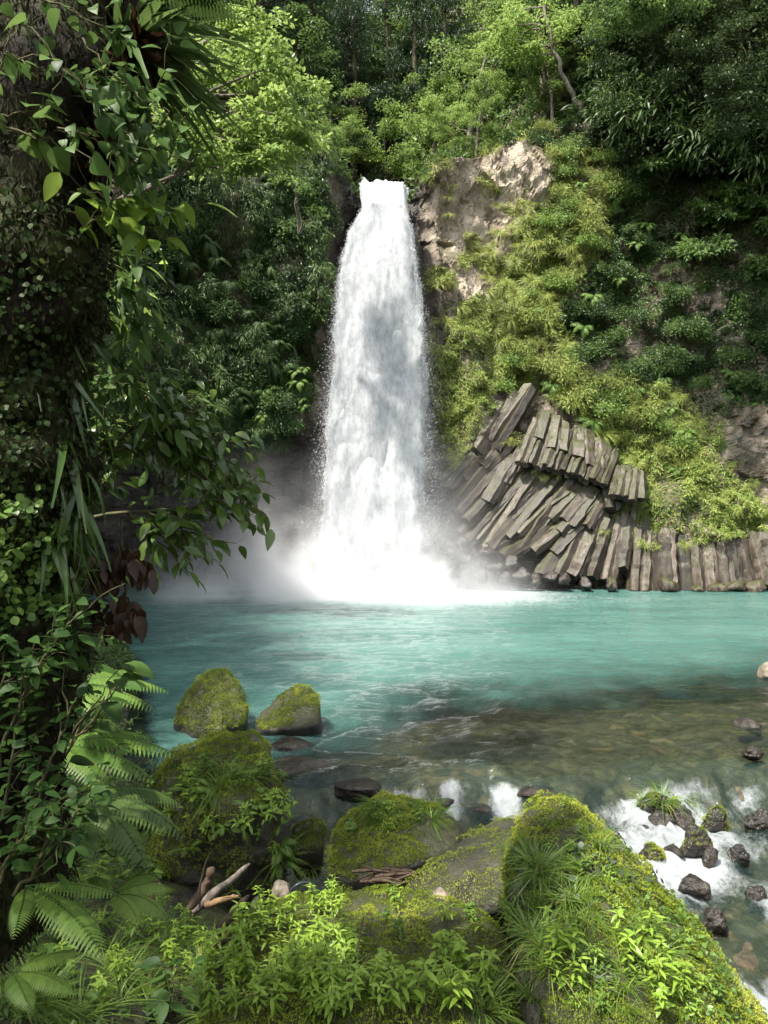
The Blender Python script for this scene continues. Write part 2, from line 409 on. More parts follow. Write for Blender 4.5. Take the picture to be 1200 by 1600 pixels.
def plain(name, c, r=.6, tr=0):
    m = N(name); p = m.n('BsdfPrincipled', {'Base Color': (*c, 1), 'Roughness': r}).outputs[0]
    if tr: p = m.n('MixShader', {0: tr, 1: p, 2: m.n('BsdfTranslucent', {'Color': (*c, 1)}).outputs[0]}).outputs[0]
    return m.surf(p)
M['drops'] = plain('drops', (.72, .74, .76), .5, .4)
M['black_rubber'] = plain('black_rubber', (.03, .035, .045), .35)

# ------------------------------------------------------------------ the gorge: cliff surface y = f(x, z)
def cliff_y(x, z, detail=True):
    x = np.asarray(x, float); z = np.asarray(z, float)
    yb = np.interp(x, [-60, -34, -24, -16, -10, -6, -3.6, -2.4, 2.3, 3.3, 6, 12, 22, 30, 60], [14, 24, 33, 39, 42.5, 44.2, 45.2, 47.3, 47.3, 45.9, 45.3, 45.2, 45.2, 42, 26])
    lean = np.interp(x, [-60, -10, -4, 3, 7, 25, 60], [.15, .05, .03, .06, .20, .24, .2])
    zt = np.interp(x, [-60, -20, -10, -4, -2.4, -1.7, 1.6, 2.2, 4, 7, 10.7, 16, 60], [24, 25, 25, 25.8, 25.6, 24.1, 24.1, 25.2, 26.3, 27.9, 29.8, 31, 33])
    y = yb + lean * np.clip(z, -3, zt)
    dz = np.maximum(z - zt, 0)
    y = y + np.minimum(dz, 4) * np.interp(x, [-16, -1.9, 1.8, 13], [1.05, 4.2, 4.2, 1.05]) + .95 * np.maximum(dz - 4, 0)
    cave = smooth(-19, -13, x) * (1 - smooth(-5.2, -3.4, x)) * np.clip(1 - (z + .5) / 9.5, 0, 1) ** .6
    y = y + 6.5 * cave
    if detail:
        n = fbm(x / 4.5, z / 4.5, 0, 3, 4)
        rough = np.interp(z, [0, 3], [.5, 1])
        y = y - 1.0 * n * rough
        r, r2, ox, oy, e = worley(x / .95 + .3 * z, z / 1.5 - .12 * x, 11)
        y = y - (.26 * r + .30 * ox * r2 + .22 * oy * r)
        r, r2, ox, oy, e = worley(x / .42 + .3 * z, z / .62, 21)
        y = y - (.11 * r + .16 * ox * r2)
    return y
_xs = np.concatenate([np.arange(-60, -24, 1.2), np.arange(-24, -5, .3), np.arange(-5, 13, .11), np.arange(13, 26, .22), np.arange(26, 61, 1.2)])
_zs = np.concatenate([np.arange(-3.5, 31, .13), np.arange(31, 70, .6)])
def grid_quads(nx, ny):
    i = np.arange(nx - 1)[:, None] * ny; j = np.arange(ny - 1)[None]
    return np.stack([i + j, i + ny + j, i + ny + j + 1, i + j + 1], -1).reshape(-1, 4)
GX, GZ = np.meshgrid(_xs, _zs, indexing='ij')
GY = cliff_y(GX, GZ)
cpx, cpy = to_px(GX, GY, GZ)
wet = np.exp(-np.maximum(np.abs(GX + .2) - np.interp(GZ, [0, 10, 20, 24], [4.2, 2.9, 2.5, 2.2]), 0) / np.interp(GX, [-3, -2, 1, 3], [.6, .6, 1.0, 1.0]))
wet = np.maximum(wet, smooth(1.6, .2, GZ))
wet = np.maximum(wet, 1.0 * smooth(-2.4, -4, GX) * smooth(12, 8, GZ))  # cave's deep shade put into the colour here, on top of damp rock
wet = np.clip(wet + .25 * fbm(GX / 1.5, GZ / 2.5, 0, 5), 0, 1) * smooth(0.02, .3, wet)
dry = np.clip(smooth(120, 55, np.hypot((cpx - 750) / 1.0, (cpy - 330) / 1.7) + 25 * vnoise(cpx / 30, cpy / 30)), 0, 1) * .95 * (1 - wet)
left = _xs <= 0.02
iL = np.where(left)[0]; iR = np.concatenate([[iL[-1]], np.where(~left)[0]])
for name, idx, lab in (('cliff', iL, 'dark overgrown rock cliff with a cave at its foot, left of the waterfall'), ('cliff', iR, 'sunlit weathered rock cliff rising to the forest, right of the waterfall')):
    V = np.stack([GX[idx], GY[idx], GZ[idx]], -1).reshape(-1, 3)
    o = mesh_np(name, V, grid_quads(len(idx), len(_zs)), M['cliff'], None, {'wet': wet[idx].ravel(), 'dry': dry[idx].ravel()}, False)
    tag(o, lab, 'cliff', None, 'structure')
def hit_cliff(px, py, off=0.0, smooth_=True):
    Y = 45.0
    for _ in range(25):
        p = P(px, py, Y)
        Y = .55 * Y + .45 * float(cliff_y(p[0], p[2], not smooth_)) - .45 * off
    return P(px, py, Y)

# ------------------------------------------------------------------ ground: one sheet from behind the camera to the far hills
BANK = np.array([(-60, -40), (3.6, -40), (3.3, 0), (2.9, 3.2), (2.55, 4.8), (1.9, 6.4), (.7, 7.9), (-.2, 8.3), (-1.1, 8.9), (-2.3, 10.6), (-4.2, 13.6), (-5.3, 17), (-7.4, 23), (-11, 31), (-15, 38), (-60, 40)], float)
def bank_dist(x, y):
    d = np.full(np.shape(x), 1e9)
    for (ax, ay), (bx, by) in zip(BANK, np.roll(BANK, -1, 0)):
        ex, ey = bx - ax, by - ay
        t = np.clip(((x - ax) * ex + (y - ay) * ey) / (ex * ex + ey * ey), 0, 1)
        d = np.minimum(d, np.hypot(x - ax - t * ex, y - ay - t * ey))
    return np.where(in_poly(x, y, BANK), d, -d)
def lip_y(x): return 13.35 + .35 * vnoise(np.asarray(x) * .7, 3.3) + np.interp(x, [-3, -1, 2, 7], [-1.0, -.2, 0, .8])
def water_level(x, y):
    d = lip_y(x) - y
    return -.52 * smooth(0, .9, d) - .09 * np.maximum(d - .9, 0)
def ground_z(x, y):
    x = np.asarray(x, float); y = np.asarray(y, float)
    d = bank_dist(x, y)
    wl = water_level(x, y)
    shallow = np.interp(y - .28 * x + .5 * vnoise(x * .25, y * .25, 0, 9), [11, 13.5, 16, 19, 23, 28], [.22, .24, .45, .95, 1.7, 2.8])
    deep_left = smooth(1.5, -2.5, x) * smooth(13, 15, y) * .9
    z = wl - shallow - deep_left + .10 * fbm(x * 1.1, y * 1.1, 0, 31, 3) + .06 * fbm(x * 3, y * 3, 0, 33, 2)
    cap = np.maximum(.32, 2.5 - .29 * y) + .24 * np.maximum(0, -x - 1.2 - .25 * np.maximum(y - 8, 0)) 
    cap = np.minimum(cap, 14 + .1 * np.abs(x))
    b = cap * smooth(-.15, 1.5, d) - .7 * (1 - smooth(-.15, .5, d)) + (.16 * fbm(x * .8, y * .8, 0, 41, 4)) * smooth(0, .6, d)
    z = np.where(d > -.4, np.maximum(z, b - 1.0 * smooth(0, -.4, d)), z)
    far = smooth(50, 70, y)
    z = z * (1 - far) - 3 * far
    rb = smooth(13, 22, x) * smooth(30, 10, y)
    z = z * (1 - rb) + rb * (1.5 + .25 * (x - 13))
    return z
gxs = np.concatenate([np.linspace(-400, -22, 30), np.arange(-21.5, -6, .4), np.arange(-6, 9, .11), np.arange(9, 24, .5), np.linspace(24.5, 400, 30)])
gys = np.concatenate([np.linspace(-400, -8, 20), np.arange(-7.5, 1, .4), np.arange(1, 18, .11), np.arange(18, 52, .6), np.linspace(53, 500, 24)])
X, Yg = np.meshgrid(gxs, gys, indexing='ij')
Zg = ground_z(X, Yg)
ground = mesh_np('ground', np.stack([X, Yg, Zg], -1).reshape(-1, 3), grid_quads(len(gxs), len(gys)), M['bed'])
tag(ground, 'stony river bed and mossy earth bank', 'ground', None, 'structure')

# water: pool, spill over the stones and the rapids below
wxs = np.concatenate([np.arange(-30, -9, .5), np.arange(-9, 14, .07), np.arange(14, 32, .5)])
wys = np.concatenate([np.arange(4, 7, .12), np.arange(7, 16, .055), np.arange(16, 26, .11), np.arange(26, 54, .24)])
X, Yw = np.meshgrid(wxs, wys, indexing='ij')
d = lip_y(X) - Yw
Z = water_level(X, Yw)
bedz = ground_z(X, Yw)
pool = smooth(.3, -.8, d); rap = 1 - pool
Z = Z + pool * (.030 * fbm(X * .55, Yw * 1.4, 0, 51, 4) + .034 * vnoise(X * 1.7 + .6 * Yw, Yw * 2.7, 0, 55) * smooth(44, 14, Yw) + .020 * vnoise(X * 4.1 - .8 * Yw, Yw * 5.2, 0, 56) * smooth(26, 16, Yw))
Z = Z + pool * .075 * smooth(28, 14, Yw) * (1 - np.abs(vnoise(X * .9 - .5 * Yw, Yw * 1.3 + .2 * X, 0, 57)) * 2)
Z = Z + rap * (.13 * fbm(X * 1.6, Yw * 1.4, 0, 61, 4) + .06 * fbm(X * 4.6, Yw * 3.4, 0, 65, 3))
turb = smooth(.25, 1.9, (0 - bedz) + .12 * fbm(X * .4, Yw * .6, 0, 71)) * pool * .96 + .10 * rap
turb = np.maximum(turb, .04)
base_d = np.hypot((X + 1.3) / 1.3, (Yw - 44.3)) + .9 * fbm(X * .5, Yw * .5, 0, 79, 3)
foam = .60 * np.exp(-np.maximum(base_d - 2.6, 0) / 4.2) + .16 * smooth(15, 5, base_d)
foam = foam + (.38 + .06 * vnoise(X * .4, Yw * .5, 0, 80)) * pool * smooth(-3, 4, X) * smooth(18, 24, Yw)  # pale flecks: small whitecaps, with ripple glints painted in as foam
rapf = smooth(.15, .6, d) * smooth(1.6, 3.0, X) * (.60 + .36 * fbm(X * .9, Yw * .7, 0, 73, 4))
spl = smooth(.1, .4, d) * smooth(1.5, .7, d) * smooth(-.4, .2, X) * smooth(2.7, 2.1, X) * (.74 + .42 * vnoise(X * 3.6, Yw * .5, 0, 77))
rapf = rapf + .10 * smooth(11, 9, Yw) * smooth(2.5, 4, X)
foam = np.maximum(foam, np.maximum(rapf, spl))
foam = np.maximum(foam, .36 * rap)
water = mesh_np('water', np.stack([X, Yw, Z], -1).reshape(-1, 3), grid_quads(len(wxs), len(wys)), M['water'], None, {'turb': turb.ravel(), 'foam': foam.ravel()})
tag(water, 'turquoise plunge pool running out over stones into white rapids', 'water', None, 'structure')

# ------------------------------------------------------------------ waterfall
Wp = np.array([(283, 557, 641), (300, 562, 637), (330, 566, 634), (365, 546, 646), (420, 531, 652), (500, 522, 661), (600, 515, 667), (700, 508, 664), (800, 502, 662), (880, 494, 672), (925, 486, 686)], float)
def fall_y(z): return np.interp(z, [-1, 5, 12, 18, 22.2, 24.0, 24.7], [44.2, 44.3, 44.5, 44.9, 45.5, 46.4, 48.0])
fall = empty('waterfall', (0, 44.2, 0))
tag(fall, 'tall white waterfall plunging from a notch in the cliff into the pool', 'waterfall')
def fall_sheet(name, mat, wide, dy, amp, seed, nu=110, nv=420, ew=.12):
    v = np.linspace(24.5, -.25, nv); u = np.linspace(-1, 1, nu)
    U, Zv = np.meshgrid(u, v, indexing='ij')
    yy = fall_y(Zv)
    py = CY - (Zv - CAMZ) / yy * F
    xl = (np.interp(py, Wp[:, 0], Wp[:, 1]) - CX) / F * yy; xr = (np.interp(py, Wp[:, 0], Wp[:, 2]) - CX) / F * yy
    Zv = Zv - smooth(23.2, 24.5, Zv) * (.12 * (1 - U ** 2) + .20 * U + .22 * fbm(U * 4, 0 * U, 0, 3, 3) + .5 * np.maximum(0, np.abs(U) - .72))
    mid, hw = (xl + xr) / 2, (xr - xl) / 2 * wide
    k = np.interp(Zv, [0, 10, 20, 24], [1, .9, .5, .12])
    hw = hw * np.interp(Zv, [21.8, 24.2], [1, 1 / max(wide, 1)])
    xx = mid + U * hw + .16 * k * fbm(U * 2, Zv * .8, seed, seed, 4) * np.abs(U)
    yy = yy - dy - (1 - U ** 2) * .55 * k - amp * k * fbm(U * 2.2, Zv * .22, 0, seed, 3)
    e = 1 - np.abs(U)
    den = np.clip((e + .10 * fbm(U * 0 + seed, Zv * 1.1, U * 2, seed, 4)) / ew, 0, 1) ** .7 * .72 + .28 * smooth(0, .5, e) - .06
    den = den * np.interp(Zv, [0, 20, 23.5, 24.5], [1, 1, 1.12, 1.1])
    o = mesh_np(name, np.stack([xx, yy, Zv], -1).reshape(-1, 3) - np.array([0, 44.2, 0]), grid_quads(nu, nv), mat, fall, {'den': den.ravel()})
    return o
p1 = fall_sheet('falling_water', M['fall_core'], 1.02, 0, .16, 3)
p2 = fall_sheet('veil', M['fall_veil'], 1.06, .3, .22, 13)
p3 = fall_sheet('veil', M['fall_veil'], 1.11, .6, .28, 23, ew=.22)
p4 = fall_sheet('veil', M['fall_veil'], 1.17, .95, .35, 33, ew=.3)
A = Acc(); r = RNG(5)
n = 26000
zz = 23.3 * (1 - r.power(1.5, n)); zz = np.clip(23.0 - zz, .3, 23)
zz = 22.5 * r.uniform(0, 1, n) ** 1.2
yy = fall_y(zz); py = CY - (zz - CAMZ) / yy * F
xl = (np.interp(py, Wp[:, 0], Wp[:, 1]) - CX) / F * yy; xr = (np.interp(py, Wp[:, 0], Wp[:, 2]) - CX) / F * yy
sd = r.integers(0, 2, n) * 2 - 1
spread = np.interp(zz, [0, 6, 16, 23], [.9, .5, .22, .06])
edge = np.where(r.uniform(0, 1, n) < .62, 1, 0)
off = np.where(edge == 1, np.abs(r.normal(0, 1, n)) * spread - .3, 0)
xx = np.where(edge == 1, np.where(sd > 0, xr + off, xl - off), r.uniform(0, 1, n) * (xr - xl) + xl)
pos = np.stack([xx, yy - .8 - .5 * r.uniform(0, 1, n), zz], -1) - np.array([0, 44.2, 0])
A.leaves(KITE, pos, unit(r.normal(0, 1, (n, 3)) + [0, 0, -1.2]), unit(r.normal(0, 1, (n, 3))), r.uniform(.02, .075, n), .5)
A.build('spray', M['drops'], fall)

# mist: a cloud of fine spray drifting off the foot of the fall
m = N('mist'); geo = m.n('TexCoord').outputs['Object']
sx = m.n('SeparateXYZ', {0: geo}); x_, y_, z_ = sx.outputs
def gauss(cx, cy, rx, ry, hz):
    a = m.math('POWER', m.math('DIVIDE', m.math('SUBTRACT', x_, cx), rx), 2.0); b = m.math('POWER', m.math('DIVIDE', m.math('SUBTRACT', y_, cy), ry), 2.0)
    e = m.math('EXPONENT', m.math('MULTIPLY', m.math('ADD', a, b), -1.0))
    return m.math('MULTIPLY', e, m.math('EXPONENT', m.math('MULTIPLY', m.math('MAXIMUM', z_, 0.0), -1.0 / hz)))
d1 = m.math('MULTIPLY', gauss(-.1, 43.6, 3.3, 2.6, 1.25), 3.0)
d2 = m.math('MULTIPLY', gauss(-2.4, 42.2, 5.6, 4.0, .65), 1.4)
d4 = m.math('MULTIPLY', gauss(.1, 44.0, 4.2, 2.2, 4.5), .16)
d3 = m.math('MULTIPLY', gauss(-5.5, 43.5, 5.6, 4.5, 2.1), .32)
nz = m.noise(geo, .34, 5, .62)
nzf = m.mapr(nz, .36, .66, .05, 1.9)
den = m.math('MULTIPLY', m.math('ADD', m.math('ADD', d1, d2), m.math('ADD', d3, d4)), nzf)
fx = m.math('MULTIPLY', m.mapr(x_, -16.5, -13), m.mapr(x_, 10, 7)); fy = m.mapr(y_, 34.5, 38); fz = m.mapr(z_, 9, 6.5)
den = m.math('MULTIPLY', den, m.math('MULTIPLY', fx, m.math('MULTIPLY', fy, fz)))
vol = m.n('VolumePrincipled', {'Color': (.97, .98, 1, 1), 'Density': den, 'Anisotropy': .1})
m.t.links.new(vol.outputs[0], m.out.inputs[1]); M['mist'] = m.m
bm = bmesh.new(); bmesh.ops.create_cube(bm, size=1)
for v in bm.verts: v.co = Vector((-3.2 + v.co.x * 27, 42.6 + v.co.y * 17, 4.3 + v.co.z * 9.6))
me = bpy.data.meshes.new('mist'); bm.to_mesh(me); bm.free()
tag(link_mesh('mist', me, M['mist']), 'white spray drifting from the foot of the waterfall over the pool', 'mist', None, 'stuff')

# finer spray hanging about the whole height of the fall
m = N('spray'); geo = m.n('TexCoord').outputs['Object']
x_, y_, z_ = m.n('SeparateXYZ', {0: geo}).outputs
hwid = m.math('ADD', m.math('MULTIPLY', z_, -.055), 3.1)
a = m.math('POWER', m.math('DIVIDE', m.math('ADD', x_, .15), hwid), 4.0); b = m.math('POWER', m.math('DIVIDE', m.math('SUBTRACT', y_, 44.3), 1.3), 2.0)
den = m.math('MULTIPLY', m.math('EXPONENT', m.math('MULTIPLY', m.math('ADD', a, b), -1.0)), m.mapr(m.noise(m.n('Mapping', {0: geo, 3: (1, 1, .6)}).outputs[0], .9, 5, .65), .35, .7, .05, .42))
den = m.math('MULTIPLY', den, m.math('MULTIPLY', m.mapr(z_, 21, 8, .0, 1.0), m.mapr(m.math('ABSOLUTE', x_), 5.4, 4.4)))
vol = m.n('VolumePrincipled', {'Color': (.97, .98, 1, 1), 'Density': den, 'Anisotropy': .1}); m.t.links.new(vol.outputs[0], m.out.inputs[1]); M['spray'] = m.m
bm = bmesh.new(); bmesh.ops.create_cube(bm, size=1)
for v in bm.verts: v.co = Vector((v.co.x * 11, 44.2 + v.co.y * 4.6, 10.4 + v.co.z * 21.5))
me = bpy.data.meshes.new('spray_cloud'); bm.to_mesh(me); bm.free()
tag(link_mesh('spray_cloud', me, M['spray']), 'thin veil of spray hanging around the falling water', 'spray', None, 'stuff')

#PART2
# ------------------------------------------------------------------ columnar basalt at the foot of the right cliff
def column(A, B, rad, seed, mat, parent, org):
    r = RNG(seed); L = np.linalg.norm(B - A); n = max(3, int(L / .45) + 2); k = 6
    k = 6; t = np.linspace(0, 1, n); t[1:-1] += r.uniform(-.25, .25, n - 2) / n
    ax = unit(B - A); a = unit(np.cross(ax, [0.0, 1.0, 0.05])); b = np.cross(ax, a)
    fr_ = np.stack([a, b, ax], 0)                # rows: local axes
    ang = np.linspace(0, 2 * np.pi, k, endpoint=False) + r.uniform(-.22, .22, k) + r.uniform(0, 1)
    rk = rad * r.uniform(.85, 1.18, k)
    ring = np.cos(ang)[:, None] * a * rk[:, None] + np.sin(ang)[:, None] * b * rk[:, None] * 1.15
    V = []
    for i in range(n):
        off = r.normal(0, .018, 3); sc = 1 + r.uniform(-.05, .05)
        ring_i = ring * sc + off + r.normal(0, .012, (k, 3))
        if i in (0, n - 1): ring_i = ring_i * .93 + ax * r.uniform(-.12, .12, (k, 1)) 
        V.append(A + (B - A) * t[i] + ring_i - org)
    V = (np.array(V).reshape(-1, 3) - (A - org)) @ fr_.T
    bm = bmesh.new(); vs = [bm.verts.new(v) for v in V]
    for i in range(n - 1):
        for j in range(k):
            bm.faces.new((vs[i * k + j], vs[i * k + (j + 1) % k], vs[(i + 1) * k + (j + 1) % k], vs[(i + 1) * k + j]))
    bm.faces.new(vs[:k]); bm.faces.new(vs[-k:])
    bmesh.ops.recalc_face_normals(bm, faces=bm.faces)
    bmesh.ops.bevel(bm, geom=list(bm.edges), offset=.014, segments=1, affect='EDGES')
    me = bpy.data.meshes.new('column'); bm.to_mesh(me); bm.free()
    o = link_mesh('column', me, mat, parent)
    o.location = A - org; o.rotation_euler = Matrix(fr_.T.tolist()).to_euler()
    return o
def outcrop(label, segs, seed, ea=.06, eb=.05):
    """segs: (top px, top py, bottom px, bottom py, radius, protrusion at top, at bottom)"""
    pts = [(hit_cliff(a, b, pt), hit_cliff(c, d_, pb), rad) for a, b, c, d_, rad, pt, pb in segs]
    org = np.mean([p[1] for p in pts], 0)
    root = empty('basalt_outcrop', org); tag(root, label, 'rock outcrop')
    for i, (A_, B_, rad) in enumerate(pts): column(A_ - (B_ - A_) * ea, B_ + (B_ - A_) * eb, rad * 1.12, seed + i, M['basalt'], root, org)
    return root
def lerp_row(t0, t1, b0, b1, n, rad, pt, pb, seed, jit=3):
    r = RNG(seed); o = []
    for i in range(n):
        t = i / (n - 1)
        o.append((t0[0] + (t1[0] - t0[0]) * t + r.uniform(-1, 1), t0[1] + (t1[1] - t0[1]) * t + r.uniform(-jit, jit),
                  b0[0] + (b1[0] - b0[0]) * t + r.uniform(-1, 1), b0[1] + (b1[1] - b0[1]) * t + r.uniform(-jit, jit), rad * r.uniform(.85, 1.15), pt + r.uniform(-.05, .08), pb + r.uniform(-.05, .12)))
    return o
rowA = lerp_row((836, 656), (960, 708), (812, 718), (943, 756), 15, .25, .5, 1.3, 1)
rowA += lerp_row((850, 650), (935, 690), (838, 690), (940, 735), 6, .4, .2, .9, 2)
outcrop('overhanging grey ledge of slanting basalt columns with a dark gap beneath it', rowA, 100)
outcrop('short grey block of five basalt columns jutting from the bright greenery', lerp_row((966, 735), (1001, 742), (956, 774), (1000, 782), 5, .27, .8, 1.5, 3) + lerp_row((975, 735), (998, 738), (970, 760), (998, 765), 2, .4, .4, .8, 4), 140)
fan = [(826, 615, 787, 683, .36), (803, 622, 770, 675, .34), (780, 640, 752, 690, .36), (770, 690, 735, 735, .33), (752, 700, 708, 748, .30), (762, 722, 724, 768, .33), (782, 722, 730, 782, .33), (812, 715, 746, 792, .32), (790, 690, 760, 722, .36), (822, 690, 792, 740, .36),
       (822, 742, 750, 822, .28), (800, 720, 770, 770, .4), (838, 735, 775, 830, .34), (852, 748, 800, 802, .33), (868, 752, 812, 820, .36), (886, 752, 828, 836, .38), (908, 760, 868, 800, .36), (868, 800, 824, 848, .32), (926, 770, 898, 812, .36), (912, 764, 885, 800, .4),
       (888, 816, 842, 852, .36), (912, 812, 874, 852, .38), (850, 830, 800, 862, .42), (800, 805, 770, 845, .42), (938, 780, 918, 815, .36), (905, 800, 880, 828, .42), (850, 790, 815, 825, .42), (945, 762, 950, 790, .4)]
outcrop('fan of long slanting basalt columns with patches of moss beside the fall', [(a, b, c, d_, e * 1.1, .35, .58 + .07 * math.sin(a)) for a, b, c, d_, e in fan] + [(a + 9, b + 6, c + 9, d_ + 2, e, .25, .42) for a, b, c, d_, e in fan[2:]] + [(a - 4, b - 3, c - 8, d_ - 12, e, .28, .45) for a, b, c, d_, e in fan[::2]], 200, .12, .30)
base = [(934, 806, 906, 888, .34), (950, 818, 926, 893, .36), (966, 815, 946, 897, .34), (980, 815, 972, 880, .30), (996, 826, 990, 914, .34), (1010, 835, 1007, 916, .33), (1033, 848, 1036, 921, .55), (1060, 842, 1068, 915, .42), (1080, 852, 1088, 918, .36), (1098, 856, 1108, 918, .40), (1122, 850, 1132, 918, .42), (1138, 845, 1148, 915, .34), (1152, 842, 1172, 912, .36), (1172, 840, 1190, 908, .38), (1195, 838, 1210, 905, .42), (1222, 838, 1236, 905, .45), (1250, 838, 1264, 908, .45),
        (918, 840, 892, 893, .4), (895, 850, 872, 895, .42), (870, 855, 845, 893, .42)]
outcrop('row of upright basalt columns standing at the waterline right of the fall', [(a, b, c, d_ + 6, e * 1.1, .3 + .12 * math.sin(a), .62 + .12 * math.sin(a * 1.7)) for a, b, c, d_, e in base] + [(a + 9, b - 8 + 9 * math.sin(c), c + 10, d_ + 4, e, .15, .45 + .12 * math.sin(c * 2.3)) for a, b, c, d_, e in base], 300)

# ------------------------------------------------------------------ boulders
HOSTS = []
def hull_mesh(pts, seed, sub=5, rough=.06, fine=.02, soft=14.0, cen=None):
    pts = np.asarray(pts, float)
    bm = bmesh.new()
    for p in pts: bm.verts.new(p)
    bmesh.ops.convex_hull(bm, input=bm.verts)
    bmesh.ops.delete(bm, geom=[v for v in bm.verts if not v.link_faces], context='VERTS')
    bmesh.ops.recalc_face_normals(bm, faces=bm.faces)
    used = np.array([v.co[:] for v in bm.verts]); c = used.mean(0) if cen is None else np.asarray(cen, float)
    nrm = np.array([f.normal[:] for f in bm.faces]); dist = np.array([(np.array(f.verts[0].co[:]) - c) @ np.array(f.normal[:]) for f in bm.faces])
    bm.free()
    bm = bmesh.new(); bmesh.ops.create_icosphere(bm, subdivisions=sub, radius=1)
    D = unit(np.array([v.co[:] for v in bm.verts]))
    k = np.maximum(D @ nrm.T, 0) / np.maximum(dist, 1e-3)[None]
    R = 1 / (np.power(np.power(k, soft).sum(1), 1 / soft))
    S = np.ptp(pts, axis=0).mean(); q = D * R[:, None]
    h = q / S
    R = R * (1 + rough * fbm(h[:, 0] * 3.1, h[:, 1] * 3.1, h[:, 2] * 3.1, seed, 4)) + S * fine * (1 - np.abs(fbm(h[:, 0] * 9, h[:, 1] * 9, h[:, 2] * 9, seed + 5, 3)))
    V = D * R[:, None]
    for v, co in zip(bm.verts, V): v.co = co
    bm.faces.ensure_lookup_table()
    return bm, c
def boulder(name, label, pts, seed, mat, sub=5, rough=.06, fine=.02, moss=None, cat='boulder', group=None, soft=14.0, host=True):
    bm, c = hull_mesh(pts, seed, sub, rough, fine, soft)
    me = bpy.data.meshes.new(name)
    for f in bm.faces: f.smooth = name != 'river_rock'
    bm.to_mesh(me)
    o = link_mesh(name, me, mat); o.location = c; tag(o, label, cat, group)
    tris = [[v.index for v in f.verts] for f in bm.faces]
    W = np.array([v.co[:] for v in bm.verts]) + c; T = np.array(tris)
    bm.free()
    if host: HOSTS.append((W, T))
    if moss:
        add_moss(o, W, T, c, seed + 9, **moss)
    return o, W, T
def sample_tris(W, T, n, rng):
    a, b, c = W[T[:, 0]], W[T[:, 1]], W[T[:, 2]]
    cr = np.cross(b - a, c - a); ar = np.linalg.norm(cr, axis=1)
    i = rng.choice(len(T), n, p=ar / ar.sum())
    u, v = rng.uniform(0, 1, n), rng.uniform(0, 1, n); m_ = u + v > 1; u[m_] = 1 - u[m_]; v[m_] = 1 - v[m_]
    return a[i] + u[:, None] * (b - a)[i] + v[:, None] * (c - a)[i], unit(cr[i])
def add_moss(o, W, T, c, seed, n=20000, up=.25, size=.03, cover=.0, zmin=-99, front=0.0):
    r = RNG(seed)
    p, nn = sample_tris(W, T, n, r)
    lump = fbm(p[:, 0] * 4.5, p[:, 1] * 4.5, p[:, 2] * 4.5, seed, 3)
    big = fbm(p[:, 0] * 1.3, p[:, 1] * 1.3, p[:, 2] * 1.3, seed + 3, 4)
    score = nn[:, 2] + front * -nn[:, 1] + .55 * big + .18 * lump + cover
    keep = (score > up) & (p[:, 2] > zmin + .12 * big) & (r.uniform(0, 1, n) < smooth(up, up + .25, score) + .15)
    p, nn, lump, big = p[keep], nn[keep], lump[keep], big[keep]
    if len(p) < 60: return None
    mid = fbm(p[:, 0] * 10, p[:, 1] * 10, p[:, 2] * 10, seed + 6, 3)
    p = p + nn * (np.maximum(lump, -.3) * .035 + np.maximum(mid, -.35) * .030 + .010)[:, None]
    k = len(p)
    A = Acc()
    fwd = unit(nn + r.normal(0, .75, (k, 3)) + [0, 0, .25])
    A.leaves(KITE, p - c, fwd, r.normal(0, 1, (k, 3)) + nn, size * r.uniform(.5, 1.25, k), np.clip(.46 + .34 * big + .18 * lump + .24 * mid + r.normal(0, .08, k), 0, 1))  # hollows between lumps get darker leaves: crevice shade put into the colour
    ms = A.build('moss', M['moss'], o, False)
    return ms
def blob(px, py, Y, w_, h_, dpt, seed, sink=.25):
    """points of a rough boulder: base centre pixel, width and height in metres"""
    r = RNG(seed); c = P(px, py, Y); pts = []
    for k in range(16):
        a = r.uniform(0, 2 * np.pi); e = r.uniform(-.3, 1)
        q = math.sqrt(max(.12, 1 - (max(e, 0) * .9) ** 2)) * r.uniform(.85, 1.05)
        pts.append(c + [math.cos(a) * q * w_ / 2, math.sin(a) * q * dpt / 2, e * h_ if e > 0 else e * sink / .3])
    for a in (.3, 2.0, 3.6, 5.2): pts.append(c + [math.cos(a) * w_ * .48, math.sin(a) * dpt * .48, .1 * h_])
    pts.append(c + [r.uniform(-.1, .1) * w_, 0, h_])
    return pts
def pix(*l): return [P(*q) for q in l]

# two mossy rocks standing in the pool
boulder('pool_boulder', 'mossy pointed boulder standing in the pool, farther left of the two there',
        pix((268, 1120, 16.0), (282, 1095, 15.9), (322, 1047, 16.4), (358, 1046, 16.6), (368, 1062, 16.2), (389, 1102, 15.9), (378, 1125, 15.6), (340, 1140, 15.3), (290, 1140, 15.5), (300, 1180, 15.5), (380, 1170, 16), (270, 1160, 16.5), (330, 1100, 17.6), (380, 1120, 17.4)), 21, M['boulder'], 5, .05, .02, dict(n=80000, up=.2, size=.026, cover=.08, front=.3))
boulder('pool_boulder', 'small dark wet boulder with a bright moss cap, standing in the pool',
        pix((400, 1122, 15.9), (425, 1098, 16.1), (452, 1070, 16.4), (470, 1068, 16.4), (494, 1082, 16.2), (504, 1105, 15.9), (500, 1132, 15.6), (450, 1140, 15.3), (410, 1138, 15.5), (400, 1170, 16), (505, 1165, 16), (450, 1120, 17.3), (490, 1130, 17.2)), 22, M['boulder'], 5, .06, .02, dict(n=60000, up=.6, size=.026, cover=.1, front=-.1))
